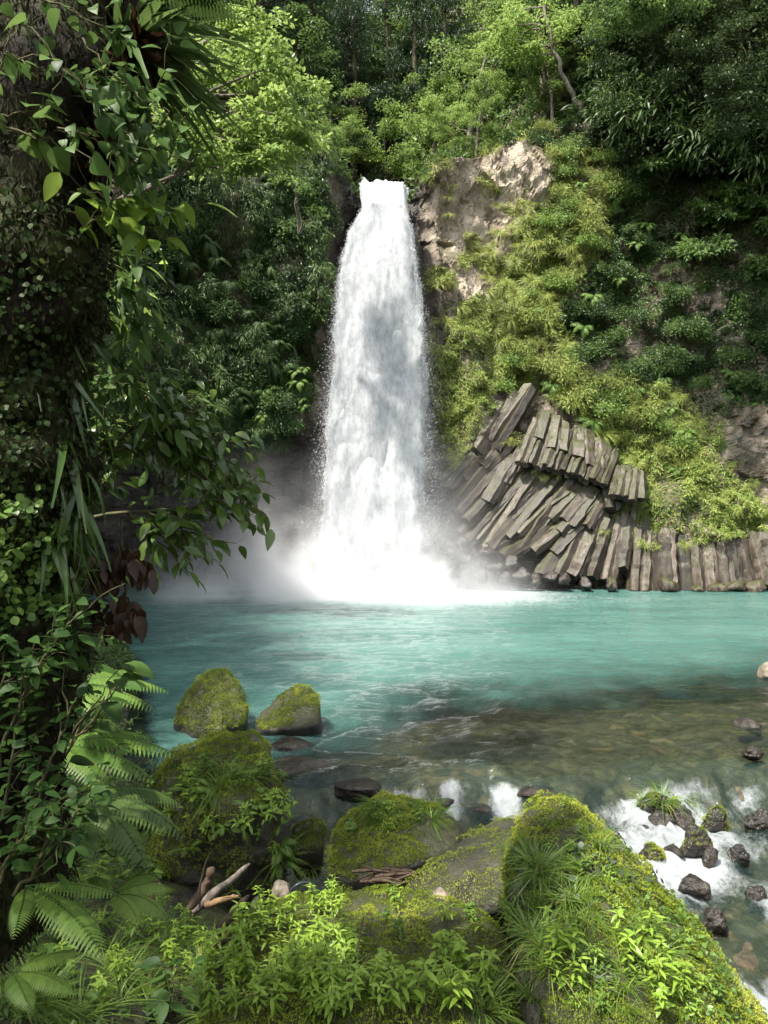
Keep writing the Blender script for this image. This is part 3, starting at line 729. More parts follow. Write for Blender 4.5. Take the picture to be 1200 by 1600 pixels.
# large mossy boulder left of centre
boulder('mossy_boulder', 'large rounded boulder covered in moss, ferns and leafy herbs, left of centre',
        pix((225, 1240, 8.9), (250, 1185, 9.0), (300, 1160, 9.1), (370, 1150, 9.2), (408, 1172, 9.0), (440, 1225, 8.5), (462, 1275, 8.4), (448, 1330, 8.1), (400, 1385, 7.9), (300, 1370, 8.0), (250, 1340, 8.2), (260, 1500, 8.4), (440, 1480, 8.4), (330, 1260, 7.8), (400, 1250, 7.8), (300, 1300, 10.3), (430, 1300, 10.2), (360, 1170, 10.2)), 23, M['boulder'], 6, .07, .03, dict(n=170000, up=.2, size=.02, cover=.08, front=.18))
boulder('mossy_boulder', 'low flat mossy rock at the waterside behind the large fern covered boulder',
        pix((310, 1160, 10.9), (345, 1143, 11), (395, 1143, 11), (424, 1168, 10.8), (420, 1190, 10.6), (320, 1200, 10.6), (320, 1260, 11), (420, 1250, 11), (360, 1160, 12), (400, 1165, 12)), 24, M['boulder'], 5, .06, .02, dict(n=50000, up=.2, size=.02, cover=.1))
boulder('mossy_boulder', 'small green mossy rock wedged between the fern covered boulder and the round boulder',
        pix((455, 1300, 8.6), (470, 1283, 8.7), (495, 1282, 8.7), (508, 1302, 8.6), (505, 1325, 8.4), (465, 1330, 8.4), (460, 1380, 8.6), (500, 1370, 8.6), (480, 1300, 9.1)), 25, M['boulder'], 4, .06, .02, dict(n=20000, up=.1, size=.018, cover=.2))
# round dark boulder in the middle
boulder('mossy_boulder', 'round dark boulder with a grassy moss cap in the middle of the foreground',
        pix((508, 1340, 7.6), (515, 1305, 7.7), (545, 1268, 7.9), (590, 1248, 8.0), (650, 1245, 8.1), (700, 1262, 8.0), (730, 1292, 7.8), (722, 1312, 7.5), (690, 1335, 7.2), (640, 1355, 7.1), (570, 1375, 7.1), (512, 1380, 7.2), (530, 1430, 7.4), (690, 1420, 7.5), (520, 1330, 8.7), (700, 1300, 8.8), (610, 1255, 8.6)), 26, M['boulder'], 6, .05, .02, dict(n=120000, up=.74, size=.018, cover=.0, front=-.1))
boulder('rock_slab', 'smooth grey slab sloping up from the round boulder to the mossy pyramid boulder',
        pix((795, 1272, 7.4), (760, 1280, 7.5), (700, 1322, 7.0), (668, 1362, 6.6), (600, 1402, 6.3), (720, 1440, 5.9), (800, 1400, 6.0), (850, 1300, 6.6), (620, 1480, 6.4), (850, 1480, 6.4), (700, 1400, 7.4), (800, 1320, 7.9)), 27, M['slab'], 5, .05, .015, dict(n=50000, up=.98, size=.014))
# mossy pyramid boulder on the right
boulder('mossy_boulder', 'tall pyramid boulder thick with yellow green moss, grass and creepers, at right',
        pix((858, 1216, 5.7), (848, 1232, 5.65), (874, 1236, 5.7), (818, 1296, 5.4), (792, 1345, 5.2), (790, 1420, 4.7), (835, 1480, 4.4), (850, 1720, 4.2), (908, 1292, 5.4), (995, 1362, 5.3), (1060, 1420, 5.0), (1105, 1480, 4.8), (1200, 1625, 4.4), (1230, 1760, 4.3), (1000, 1500, 4.35), (900, 1400, 4.75), (950, 1700, 3.7), (1100, 1700, 3.8), (830, 1310, 6.4), (990, 1390, 6.5), (1160, 1600, 6.0), (860, 1500, 6.6), (1150, 1800, 6.0)), 28, M['boulder'], 6, .11, .04, dict(n=380000, up=.06, size=.0135, cover=.2, front=.42))
# mossy ledge in front
boulder('mossy_ledge', 'low broad mossy rock ledge under the leafy plants at the bottom',
        pix((330, 1470, 5.4), (365, 1428, 5.7), (450, 1405, 5.9), (560, 1388, 6.1), (690, 1392, 6.0), (765, 1415, 5.6), (800, 1480, 5.0), (320, 1580, 4.4), (560, 1490, 4.9), (700, 1480, 4.95), (450, 1520, 4.6), (330, 1760, 3.6), (840, 1760, 3.7), (560, 1680, 3.7), (350, 1650, 6), (780, 1620, 6), (560, 1480, 6.6)), 29, M['boulder'], 6, .05, .025, dict(n=240000, up=.16, size=.013, cover=.12, front=.34))
# grey stones on the ledge
for k, (px, py, Y, w_, h_, lab) in enumerate([(440, 1400, 6.3, .2, .13, 'pale pointed grey stone lying at the left end of the mossy ledge'), (405, 1420, 6.0, .18, .10, 'flat dark grey stone beside the driftwood on the mossy ledge'),
        (600, 1412, 5.9, .16, .10, 'square dark stone on the back rim of the mossy ledge'), (775, 1412, 5.6, .17, .10, 'grey stone where the mossy ledge meets the pyramid boulder'), (690, 1402, 5.9, .17, .07, 'flat light grey stone on the mossy ledge near the slab')]):
    boulder('stone', lab, blob(px, py, Y, w_, h_, w_, 400 + k, .1), 400 + k, M['pale_rock' if k in (0, 4) else 'boulder'], 4, .12, .02, None, 'stone')
# rocks in the rapids at right
RAP = [(1028, 1272, 11.8, .85, .34, 1, 'long dark rock with grass on top at the head of the rapids'), (1066, 1285, 11.5, .42, .28, 0, 'dark wet rock right below the grassy rock in the rapids'),
       (1118, 1295, 11.2, .46, .36, 1, 'rock with a bright moss cap, rightmost of the cluster in the rapids'), (1088, 1328, 10.8, .50, .40, 1, 'tilted rock with moss on its lower end amid the rapids cluster'),
       (1155, 1340, 10.6, .34, .22, 0, 'smooth grey wet rock with white water around it at right'), (1010, 1302, 11.2, .18, .14, 0, 'small grey rock in the white water left of the cluster'),
       (1052, 1335, 10.7, .30, .16, 0, 'low dark rock at the front left of the rapids cluster'), (1112, 1345, 10.6, .26, .20, 0, 'dark rock under the tilted mossy rock in the rapids'),
       (1085, 1385, 10.0, .42, .14, 1, 'flat brown rock awash in the middle of the rapids'), (1115, 1445, 9.4, .36, .20, 0, 'dark angular rock lower down the rapids beside the pyramid boulder'),
       (1030, 1290, 11.6, .45, .22, 0, 'wet brown rock between the grassy rock and the white water'), (1190, 1290, 11.5, .5, .25, 0, 'wet rock at the right edge above the rapids'),
       (1020, 1345, 10.6, .4, .25, 1, 'dark rock half hidden behind the pyramid boulder'), 
       (1175, 1180, 14.3, .45, .16, 0, 'small dark rock breaking the clear shallows at right'), (1165, 1132, 16.4, .7, .12, 0, 'low dark rock awash in the shallows near the right edge'),
        (1180, 1400, 9.9, .3, .14, 0, 'small rock swamped by white water at the right edge')]
def on_water(px, py):
    Ys = np.linspace(6, 30, 2400); q = CAMZ - (py - CY) / F * Ys
    return float(Ys[np.argmax(q <= water_level((px - CX) / F * Ys, Ys))])
for k, (px, py, Y, w_, h_, ms, lab) in enumerate(RAP):
    Yr = on_water(px, py)                                  # stand it in the water surface
    boulder('river_rock', lab, blob(px, py, Yr, w_, h_, w_ * .8, 500 + k), 500 + k, M['wet_rock'], 4, .2, .03, dict(n=9000, up=.6, size=.018, cover=.1) if ms else None, 'rock', None, 34.0)
for k, (px, py, w_, h_, lab) in enumerate([(748, 1262, .6, .05, 'dark wet rock under the spill of white water in the middle'), (690, 1250, .5, .04, 'low wet rock left of the small spill'), (560, 1225, .9, .05, 'rock just below the dark water right of the pool boulders'),
        (470, 1195, 1.3, .10, 'flat black rock washed by water below the pool boulders'), (450, 1165, 1.1, .15, 'submerged dark rock in front of the small capped boulder'), (840, 1235, .7, .05, 'wet rock behind the peak of the pyramid boulder')]):
    Yr = on_water(px, py)
    boulder('river_rock', lab, blob(px, py, Yr, w_, h_, w_ * .8, 600 + k), 600 + k, M['wet_rock'], 4, .1, .02, None, 'rock')
boulder('pale_rock', 'pale tan rock at the right edge of the pool', blob(1208, 1060, 20.9, .8, .5, .8, 640), 640, M['pale_rock'], 4, .1, .02, None, 'rock')
r = RNG(77)
BR = [(705, 905), (730, 880), (752, 905), (775, 890), (790, 912), (815, 905), (838, 912), (700, 870), (722, 850), (760, 868), (800, 882), (860, 905), (880, 915), (915, 916), (955, 919), (1090, 924), (1120, 925), (1150, 922), (1180, 922), (1045, 925)]
for k, (px, py) in enumerate(BR):
    p = hit_cliff(px, min(py, 905), 1.5)
    boulder('fallen_block', 'dark wet block of broken basalt heaped between the fall and the columns' if px < 870 else 'small wet rock at the waterline below the upright columns',
            [q for q in blob(px, py, p[1], r.uniform(.7, 1.5), r.uniform(.4, .9), 1.2, 700 + k)], 700 + k, M['wet_rock' if px < 930 else 'basalt'], 4, .12, .03, None, 'rock',
            'broken blocks heaped beside the fall' if px < 870 else 'small rocks at the foot of the columns', 30.0, False)

# ------------------------------------------------------------------ finding a spot on the near ground, boulders
HOSTS.append((np.stack([np.meshgrid(gxs, gys, indexing='ij')[0], np.meshgrid(gxs, gys, indexing='ij')[1], Zg], -1).reshape(-1, 3), np.concatenate([grid_quads(len(gxs), len(gys))[:, :3], grid_quads(len(gxs), len(gys))[:, [0, 2, 3]]])))
_V, _T, _n = [], [], 0
for W_, T_ in HOSTS:
    _V.append(W_); _T.append(T_ + _n); _n += len(W_)
TREE = BVHTree.FromPolygons(np.concatenate(_V).tolist(), np.concatenate(_T).tolist())
def spot(px, py):
    d_ = Vector(P(px, py, 1.0) - P(CX, CY, 0.0)).normalized()
    h = TREE.ray_cast(Vector((0, 0, CAMZ)), d_, 200)
    if h[0] is None: return None
    return np.array(h[0]), np.array(h[1])
def spots(poly, n, rng):
    poly = np.asarray(poly, float); lo, hi = poly.min(0), poly.max(0); o = []
    while len(o) < n:
        q = rng.uniform(lo, hi)
        if in_poly(q[:1], q[1:], poly)[0]:
            s_ = spot(*q)
            if s_ is not None: o.append((s_[0], s_[1], q))
    return o
#PART3
# ------------------------------------------------------------------ plants: builders
def cover_mesh(name, label, mat, pos, nrm, rng, T, size, clump, fs=1.5, out=.7, dens=None, parts=(.3, .8), down=.5):
    """ground cover: leaves standing off a surface in clumps"""
    n = len(pos)
    cl = fbm(pos[:, 0] / fs, pos[:, 1] / fs, pos[:, 2] / fs, 91, 3); fine = vnoise(pos[:, 0] / (fs * .35), pos[:, 1] / (fs * .35), pos[:, 2] / (fs * .35), 95)
    off = np.maximum(0, .28 + clump * cl + .25 * fine) * rng.uniform(.15, 1, n) ** .6 * out
    p = pos + nrm * off[:, None]
    fwd = nrm * .6 + rng.normal(0, .6, (n, 3)) + [0, 0, -down]
    up = nrm + rng.normal(0, .45, (n, 3)) + [0, 0, .7]
    rnd = np.clip(.45 + .22 * cl + .12 * fine + rng.normal(0, .14, n), 0, 1)
    A = Acc(); A.leaves(T, p, fwd, up, size * rng.uniform(.6, 1.3, n), rnd)
    return tag(A.build(name, mat, None, False), label, 'plants', None, 'stuff')
def surf_points(x0, x1, z0, z1, n, rng):
    x = rng.uniform(x0, x1, n); z = rng.uniform(z0, z1, n); y = cliff_y(x, z)
    e = .35
    gx = (cliff_y(x + e, z, False) - cliff_y(x - e, z, False)) / (2 * e); gz = (cliff_y(x, z + e, False) - cliff_y(x, z - e, False)) / (2 * e)
    nrm = unit(np.stack([gx, -np.ones(n), gz], -1))
    px, py = to_px(x, y, z)
    return np.stack([x, y, z], -1), nrm, px, py
TAN = [(650, 300), (700, 255), (760, 232), (838, 212), (856, 258), (846, 330), (802, 360), (786, 432), (722, 472), (690, 540), (668, 560), (655, 360)]
COLS = [(684, 690), (745, 645), (790, 600), (835, 610), (905, 650), (962, 715), (1006, 742), (1006, 786), (955, 800), (1010, 850), (1210, 850), (1210, 940), (670, 940)]
BROWN = [(1118, 655), (1215, 630), (1215, 790), (1158, 762)]
CAVE = [(150, 720), (330, 690), (420, 715), (470, 660), (500, 640), (500, 935), (150, 935)]
NOTCH = [(505, 270), (560, 262), (640, 280), (672, 300), (668, 520), (690, 700), (700, 930), (470, 930), (492, 640), (512, 430)]
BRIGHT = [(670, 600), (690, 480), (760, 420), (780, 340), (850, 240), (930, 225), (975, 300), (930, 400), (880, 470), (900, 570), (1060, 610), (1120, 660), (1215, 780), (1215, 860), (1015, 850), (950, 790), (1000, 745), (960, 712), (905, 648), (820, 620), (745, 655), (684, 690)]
GAPS = [(1010, 420), (1130, 420), (1140, 500), (1020, 470)]
r = RNG(1001)
ps, nn, px, py = surf_points(2.2, 27, .5, 32, 520000, r)
jx, jy = px + 14 * vnoise(px / 22, py / 22, 0, 7), py + 14 * vnoise(px / 22, py / 22, 3, 8)
bad = in_poly(jx, jy, COLS) | in_poly(jx, jy, BROWN) | in_poly(px, py, NOTCH)
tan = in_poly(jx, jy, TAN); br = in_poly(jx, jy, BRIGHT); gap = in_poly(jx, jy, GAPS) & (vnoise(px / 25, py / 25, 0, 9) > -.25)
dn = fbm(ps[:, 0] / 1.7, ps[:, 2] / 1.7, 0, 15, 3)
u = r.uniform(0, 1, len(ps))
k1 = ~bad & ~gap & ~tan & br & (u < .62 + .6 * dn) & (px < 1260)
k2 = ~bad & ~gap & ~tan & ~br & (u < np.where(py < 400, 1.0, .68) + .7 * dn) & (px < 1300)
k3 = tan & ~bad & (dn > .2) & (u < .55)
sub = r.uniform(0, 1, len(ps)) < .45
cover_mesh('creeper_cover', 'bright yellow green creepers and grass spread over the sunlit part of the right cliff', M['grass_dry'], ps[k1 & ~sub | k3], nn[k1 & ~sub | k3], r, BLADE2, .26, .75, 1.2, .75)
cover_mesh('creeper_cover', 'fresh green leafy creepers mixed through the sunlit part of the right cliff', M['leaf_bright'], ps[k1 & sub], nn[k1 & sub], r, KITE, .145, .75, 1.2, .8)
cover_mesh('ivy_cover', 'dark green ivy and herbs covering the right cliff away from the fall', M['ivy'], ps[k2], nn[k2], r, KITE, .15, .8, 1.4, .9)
ps, nn, px, py = surf_points(-27, -2.6, 1, 30, 330000, r)
jx, jy = px + 16 * vnoise(px / 22, py / 22, 0, 7), py + 16 * vnoise(px / 22, py / 22, 3, 8)
dn = fbm(ps[:, 0] / 1.7, ps[:, 2] / 1.7, 0, 16, 3)
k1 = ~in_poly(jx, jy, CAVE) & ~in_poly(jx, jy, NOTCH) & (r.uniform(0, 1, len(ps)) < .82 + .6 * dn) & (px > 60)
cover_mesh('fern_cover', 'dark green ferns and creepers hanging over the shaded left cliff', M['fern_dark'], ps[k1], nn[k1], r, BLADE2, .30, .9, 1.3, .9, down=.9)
# mosses on the basalt ledges
ps, nn, px, py = surf_points(3, 24, .3, 12, 60000, r)
# forest floor above the cliffs
ps, nn, px, py = surf_points(-34, 36, 23, 62, 150000, r)
zt = np.interp(ps[:, 0], [-60, -20, -10, -4, -2.4, -1.7, 1.6, 2.2, 4, 7, 10.7, 16, 60], [24, 25, 25, 25.8, 25.6, 24.1, 24.1, 25.2, 26.3, 27.9, 29.8, 31, 33])
k1 = (ps[:, 2] > zt + .3) & (np.abs(ps[:, 0]) > 1.4 + .4 * (ps[:, 2] - zt))
cover_mesh('undergrowth', 'green forest undergrowth on the slope above the cliffs', M['leaf_mid'], ps[k1], nn[k1], r, KITE, .42, .9, 1.8, 1.5)

def clump(A, c, rad, n, size, rng, tone, T=KITE, flat=.35, droop=.25):
    p = rng.normal(0, 1, (n, 3)); p = p / np.maximum(np.linalg.norm(p, axis=1, keepdims=True), .3) * rng.uniform(0, 1, (n, 1)) ** .5
    p = p * rad * np.array([1, 1, flat])
    p[:, 2] -= droop * (p[:, 0] ** 2 + p[:, 1] ** 2) / max(rad, .01)
    fwd = p * [1, 1, .3] / rad + rng.normal(0, .45, (n, 3)) + [0, 0, -.15]
    up = rng.normal(0, .35, (n, 3)) + [0, 0, 1]
    A.leaves(T, c + p, fwd, up, size * rng.uniform(.65, 1.3, n), np.clip(tone + rng.normal(0, .13, n), 0, 1))
def sag(a, b, n=5, s=.12, rng=None):
    t = np.linspace(0, 1, n)[:, None]; q = a + (b - a) * t
    q[:, 2] += s * np.linalg.norm(b - a) * (t[:, 0] * (1 - t[:, 0]))
    if rng is not None: q[1:-1] += rng.normal(0, .03 * np.linalg.norm(b - a), (n - 2, 3))
    return q
def tree_proto(seed, H, R, leafmat, barkmat, n_br=13, per=4, leaves=130, size=.26, kind='broad', base=.32, lean=(0, 0), T=KITE, cl=(.7, 1.25), flat=.4):
    rng = RNG(seed); tr, cr = Acc(), Acc()
    t = np.linspace(0, 1, 9)
    path = np.stack([lean[0] * t ** 1.6 * H + .25 * np.sin(t * 5 + seed) * t, lean[1] * t ** 1.6 * H + .25 * np.cos(t * 4 + seed) * t, -1.0 + t * (H + .6)], -1)
    r0 = .028 * H if kind == 'broad' else .024 * H
    tr.tube(path, r0 * (1 - .88 * t) + .02, 8, .5, .08, seed)
    for i in range(n_br):
        f = base + (1 - base) * (i + rng.uniform(0, .8)) / n_br
        p0 = np.array([np.interp(f, t, path[:, j]) for j in range(3)])
        az = i * 2.4 + rng.uniform(-.5, .5)
        g = (f - base) / (1 - base)
        if kind == 'broad': L = R * (.55 + .6 * math.sin(math.pi * min(.98, .22 + .72 * g))) * rng.uniform(.7, 1.1); rise = rng.uniform(.15, .6) + .3 * g
        else: L = R * (1.08 - g) ** .8 * rng.uniform(.75, 1.1) + .3; rise = -.22 + .35 * g
        e = p0 + np.array([math.cos(az) * L, math.sin(az) * L, rise * L])
        q = sag(p0, e, 5, .1 if kind == 'broad' else .16, rng)
        tr.tube(q, np.linspace(r0 * .34 * (1 - .6 * g), .015, 5), 4, .5)
        m_ = per if kind == 'broad' else max(2, int(per * (1.2 - g)))
        tone_b = rng.uniform(.3, .6)
        for k in range(m_):
            s_ = rng.uniform(.4, 1.05)
            c = p0 + (e - p0) * s_ + rng.normal(0, .22, 3) * R * [.32, .32, .2] + [0, 0, .1 * L]
            if kind == 'broad': clump(cr, c, rng.uniform(*cl), leaves, size, rng, tone_b + rng.uniform(-.14, .2) + .12 * g, T, flat)
            else: clump(cr, c, rng.uniform(.5, .95), leaves, size, rng, tone_b + rng.uniform(-.12, .12), T, .35, .7)
    root = empty('conifer_tree' if kind == 'conifer' else 'broadleaf_tree', (0, 0, 0)); root['category'] = 'tree'
    a = tr.build('trunk', barkmat, root); b = cr.build('crown', leafmat, root, False)
    adopt(root, a, b)
    return root
CON = Proto([tree_proto(11, 15, 2.7, M['leaf_conifer'], M['bark'], 30, 5, 85, .30, 'conifer', .18, T=BLADE2), tree_proto(12, 17, 2.4, M['leaf_conifer'], M['bark'], 32, 5, 80, .30, 'conifer', .25, T=BLADE2)])
BRI = Proto([tree_proto(21, 9, 3.3, M['leaf_bright'], M['bark_pale'], 13, 4, 120, .25, flat=.3), tree_proto(22, 10, 3.0, M['leaf_bright'], M['bark_pale'], 14, 4, 115, .22, lean=(.1, -.15), flat=.3), tree_proto(23, 8, 3.4, M['leaf_bright'], M['bark'], 12, 4, 130, .24, lean=(-.1, -.1), flat=.28)])
MID = Proto([tree_proto(31, 11, 3.5, M['leaf_mid'], M['bark'], 14, 4, 135, .27), tree_proto(32, 12, 3.2, M['leaf_mid'], M['bark_pale'], 15, 4, 125, .25, lean=(.06, -.12)), tree_proto(33, 9, 3.2, M['leaf_mid'], M['bark'], 13, 4, 125, .25, lean=(-.12, -.15))])
DRK = Proto([tree_proto(41, 13, 4.2, M['leaf_dark'], M['bark'], 20, 5, 125, .30, base=.1, lean=(0, -.30)), tree_proto(42, 12, 4.0, M['leaf_dark'], M['bark'], 19, 5, 125, .28, base=.1, lean=(-.08, -.38))])

def land(px):
    for lim, s_ in ((130, 'behind the vine covered trunk'), (300, 'above the left cliff'), (400, 'behind the bright maple'), (480, 'above the fern cliff'), (560, 'left of the lip'), (640, 'over the waterfall'), (720, 'right of the lip'),
                    (800, 'above the tan rock'), (880, 'above the sunlit shoulder'), (970, 'above the right cliff'), (1080, 'over the shaded cliff'), (9999, 'in the dark right corner')):
        if px < lim: return s_
ROWN = ['on the very edge', 'just behind the edge', 'a little way up the slope', 'high on the slope', 'highest on the slope']
r = RNG(2024); cnt = {}
for row, dz in enumerate((1.2, 4.2, 8.5, 14, 21)):
    for x in np.arange(-30, 33, (3.0, 3.4, 3.8, 4.4, 5.2)[row]):
        x = x + r.uniform(-1.1, 1.1)
        z = float(np.interp(x, [-20, -10, -4, -2.4, -1.7, 1.6, 2.2, 4, 7, 10.7, 16], [25, 25, 25.8, 25.6, 24.1, 24.1, 25.2, 26.3, 27.9, 29.8, 31])) + dz + r.uniform(-.8, .8)
        y = float(cliff_y(x, z))
        px, py = to_px(x, y, z)
        if abs(px) > 2200 or px < -250 or px > 1420: continue
        if row == 0 and (500 < px < 690 or 690 < px < 850): continue
        if row == 1 and 545 < px < 650: continue
        if row > 1 and 540 < px < 700 and r.uniform() < .3: px = 500
        u = r.uniform()
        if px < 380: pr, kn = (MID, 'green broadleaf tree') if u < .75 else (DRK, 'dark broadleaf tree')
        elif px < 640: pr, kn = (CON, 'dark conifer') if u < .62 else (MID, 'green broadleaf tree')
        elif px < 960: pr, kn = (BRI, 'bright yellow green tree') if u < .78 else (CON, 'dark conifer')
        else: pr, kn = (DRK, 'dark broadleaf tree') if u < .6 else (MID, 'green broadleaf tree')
        if row == 0 and pr is CON: pr, kn = MID, 'green broadleaf tree'
        s_ = r.uniform(.8, 1.15) * (.62 if row == 0 else 1.0) * (1.15 if row > 2 else 1)
        lab = f'{kn} {ROWN[row]}, {land(px)}'
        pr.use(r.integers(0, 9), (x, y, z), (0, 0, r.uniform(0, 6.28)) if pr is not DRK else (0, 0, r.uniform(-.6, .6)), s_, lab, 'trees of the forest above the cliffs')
# bright trees standing around the stream just behind the lip
for x, y, z, s_, lab in ((-4.2, 55, 26.6, .8, 'bright tree behind the lip of the fall, on its left bank'), (3.4, 54, 26.3, .75, 'bright tree behind the lip of the fall, on its right bank'), (.3, 60, 26.8, .9, 'bright tree framed in the gap straight above the fall'), (6.2, 52, 27.9, .55, 'small bright tree on top of the dark rocks right of the lip'), (4.6, 49.5, 26.9, .38, 'bushy bright sapling on the rim right of the lip'), (-2.9, 49.2, 25.8, .34, 'bushy bright sapling on the rim directly left of the lip')):
    BRI.use(int(x * 7), (x, y, z), (0, 0, x), s_, lab)
for i, (px, py, s_) in enumerate(((925, 175, .5), (955, 180, .42), (990, 150, .55), (1020, 175, .5), (1060, 140, .6), (1095, 175, .55), (1130, 120, .6), (1165, 160, .55), (1195, 110, .6), (1010, 90, .6), (1110, 60, .7), (900, 165, .34))):
    (MID if i % 3 == 0 else DRK).use(i, hit_cliff(px, py, .3), (0, 0, i * .8 if i % 3 == 0 else (i % 5 - 2) * .25), s_, 'low dark bushy tree crowding the rim of the right cliff', 'bushy trees on the rim of the right cliff')
for x, y, s_, lab in ((-2.5, 62, 1.1, 'dark conifer standing in the valley behind the fall, left one'), (2.8, 66, 1.2, 'dark conifer standing in the valley behind the fall, right one'), (.2, 74, 1.3, 'farthest conifer in the valley straight behind the fall'), (-5.5, 60, 1.1, 'dark conifer with a thick trunk up the slope left of the lip')):
    zz_ = np.linspace(23, 50, 200); zc = float(zz_[np.argmax(cliff_y(np.full(200, x), zz_, False) > y)])
    CON.use(int(y), (x, y, zc - .3), (0, 0, y), s_, lab)
# dark trees leaning out over the right cliff: they shade its corner (built in part four)
# tall trees of the left bank and the near bank (beyond the frame, they shade the left cliff and the foreground)
for i, (x, y, s_) in enumerate(((-17, 27, 2.0), (-22, 33, 2.2), (-20, 20, 2.1), (-26, 26, 2.2), (-14.5, 17, 1.7), (-13, 8, 1.5), (-11, -2.5, 1.25))):
    z = float(ground_z(x, y))
    (DRK if i % 2 else MID).use(i, (x, y, z - .2), (0, 0, 2.0 + i), s_, 'tall tree of the left bank whose canopy shades the gorge', 'canopy trees of the left bank')

# ------------------------------------------------------------------ shrubs, ferns, grass on the cliffs
def shrub_proto(seed, mat, n=1250, size=.145, T=KITE, flat=.85, name='cliff_shrub', cat='shrub'):
    rng = RNG(seed); st, fo = Acc(), Acc()
    for i in range(9):
        az = i * 2.4; e = np.array([math.cos(az) * rng.uniform(.4, .85), math.sin(az) * rng.uniform(.4, .85), rng.uniform(.4, 1.1)])
        st.tube(sag(np.array([0, 0, -.35]), e, 4, .15, rng), np.linspace(.03, .008, 4), 4)
        clump(fo, e * [1, 1, .7], rng.uniform(.35, .8), n // 9, size, rng, rng.uniform(.25, .7), T, flat, .6)
    root = empty(name, (0, 0, 0)); root['category'] = cat; root['kind'] = 'thing'
    adopt(root, st.build('stem', M['stem'], root), fo.build('foliage', mat, root, False)); return root
def frond(A, base, az, L, arch, rise, npin, wide, rng, T=None, leaflets=0, tone=.5, stem=None):
    t = np.linspace(0, 1, 14)
    h = np.array([math.cos(az), math.sin(az), 0]); sd_ = np.array([-math.sin(az), math.cos(az), 0])
    q = base + L * (t[:, None] * (h * math.cos(rise) + np.array([0, 0, math.sin(rise)])) - (t ** 2)[:, None] * np.array([0, 0, arch]) - (t ** 2)[:, None] * h * arch * .25)
    q = q + sd_ * (t ** 2)[:, None] * rng.uniform(-.12, .12) * L
    (stem or A).tube(q, np.linspace(.006, .002, 14) * L * 1.1, 4, .25)
    tt = np.linspace(.12, .985, npin)
    P0 = np.stack([np.interp(tt, t, q[:, j]) for j in range(3)], -1)
    tg = unit(np.stack([np.interp(tt, t, np.gradient(q[:, j])) for j in range(3)], -1))
    up = unit(np.cross(sd_, tg) * -1 + 0); up = np.where(up[:, 2:3] < 0, -up, up)
    ln = L * wide * np.clip(np.sin(np.pi * (tt * .86 + .12)) ** .7, .05, 1) * np.where(tt > .75, 1.15 - tt * .5 + .22, 1)
    for s_ in (-1, 1):
        d_ = unit(sd_ * s_ * 1.0 + tg * .42 - np.array([0, 0, .22]))
        rn = np.clip(tone + rng.normal(0, .07, npin) + .12 * tt, 0, 1)
        if not leaflets:
            A.leaves(T or PINNA, P0, d_, up, ln, rn)
        else:
            for k in range(leaflets):
                f = (k + .3) / leaflets
                pp = P0 + d_ * (ln * f)[:, None] - np.array([0, 0, 1]) * (ln * .22 * f * f)[:, None]
                lw = ln * (.30 * (1 - f) ** .8 + .07)
                for s2 in (-1, 1):
                    A.leaves(BLADE2, pp, unit(tg * s2 + d_ * .55), up, lw, rn)
def fern_proto(seed, mat, n=8, L=1.0, arch=.75, rise=.7, npin=18, wide=.22, leaflets=0, spread=6.28, tone=.5, name='fern', parts=False):
    rng = RNG(seed); root = empty(name, (0, 0, 0)); root['category'] = 'fern'; root['kind'] = 'thing'; kids = []
    A = Acc()
    for i in range(n):
        if parts: A = Acc()
        frond(A, np.zeros(3), -math.pi / 2 + (i / n - .5) * spread + rng.uniform(-.2, .2), L * rng.uniform(.75, 1.1), arch * rng.uniform(.7, 1.25), rise + rng.uniform(-.25, .25), npin, wide, rng, None, leaflets, tone + rng.uniform(-.12, .12))
        if parts: kids.append(A.build('frond', mat, root, False))
    if not parts: kids.append(A.build('foliage', mat, root, False))
    adopt(root, *kids); return root
def tuft_proto(seed, mat, n=45, L=.8, width=.02, arch=.7, name='grass_tuft', spread=.9, base=.06):
    rng = RNG(seed); A = Acc(); az = rng.uniform(0, 6.28, n)
    d_ = np.stack([np.cos(az) * spread * rng.uniform(.1, 1, n), np.sin(az) * spread * rng.uniform(.1, 1, n), np.ones(n)], -1)
    strips(A, np.stack([np.cos(az) * base * rng.uniform(0, 1, n), np.sin(az) * base * rng.uniform(0, 1, n), np.full(n, -.03)], -1), d_, L * rng.uniform(.5, 1.1, n), width * rng.uniform(.6, 1.3, n), arch * rng.uniform(.5, 1.3, n), np.clip(rng.normal(.55, .2, n), 0, 1))
    o = A.build(name, mat, None, False); o['category'] = 'grass tuft'; o['kind'] = 'thing'; return o
rng = RNG(515); A = Acc()
for k in range(680):
    x = rng.uniform(-16, 16); z = rng.uniform(34, 68); y = float(cliff_y(x, z, False)) - rng.uniform(0, 5)
    clump(A, np.array([x, y, z + rng.uniform(1, 6)]), rng.uniform(.9, 1.8), 70, .42, rng, rng.uniform(.2, .7), KITE, .5)
tag(A.build('far_wood', M['leaf_mid'], None, False), 'dim distant wood closing the valley behind the fall', 'trees', None, 'stuff')
SH = {'y': Proto([shrub_proto(51, M['leaf_bright']), shrub_proto(52, M['grass_dry'], 800, .24, BLADE2)]), 'g': Proto([shrub_proto(53, M['ivy']), shrub_proto(54, M['leaf_mid'])]), 'd': Proto([shrub_proto(55, M['leaf_dark']), shrub_proto(56, M['fern_dark'], 800, .24, BLADE2)]),
      'l': Proto([shrub_proto(57, M['leaf_mid'], 1000, .2, KITE, .18), shrub_proto(58, M['leaf_bright'], 900, .2, KITE, .2)])}
FD = Proto([fern_proto(61, M['fern_dark'], 7, 1.3, .95, .35, 16, .2, 0, 3.6), fern_proto(62, M['fern_dark'], 8, 1.2, 1.2, .2, 16, .22, 0, 3.6)])
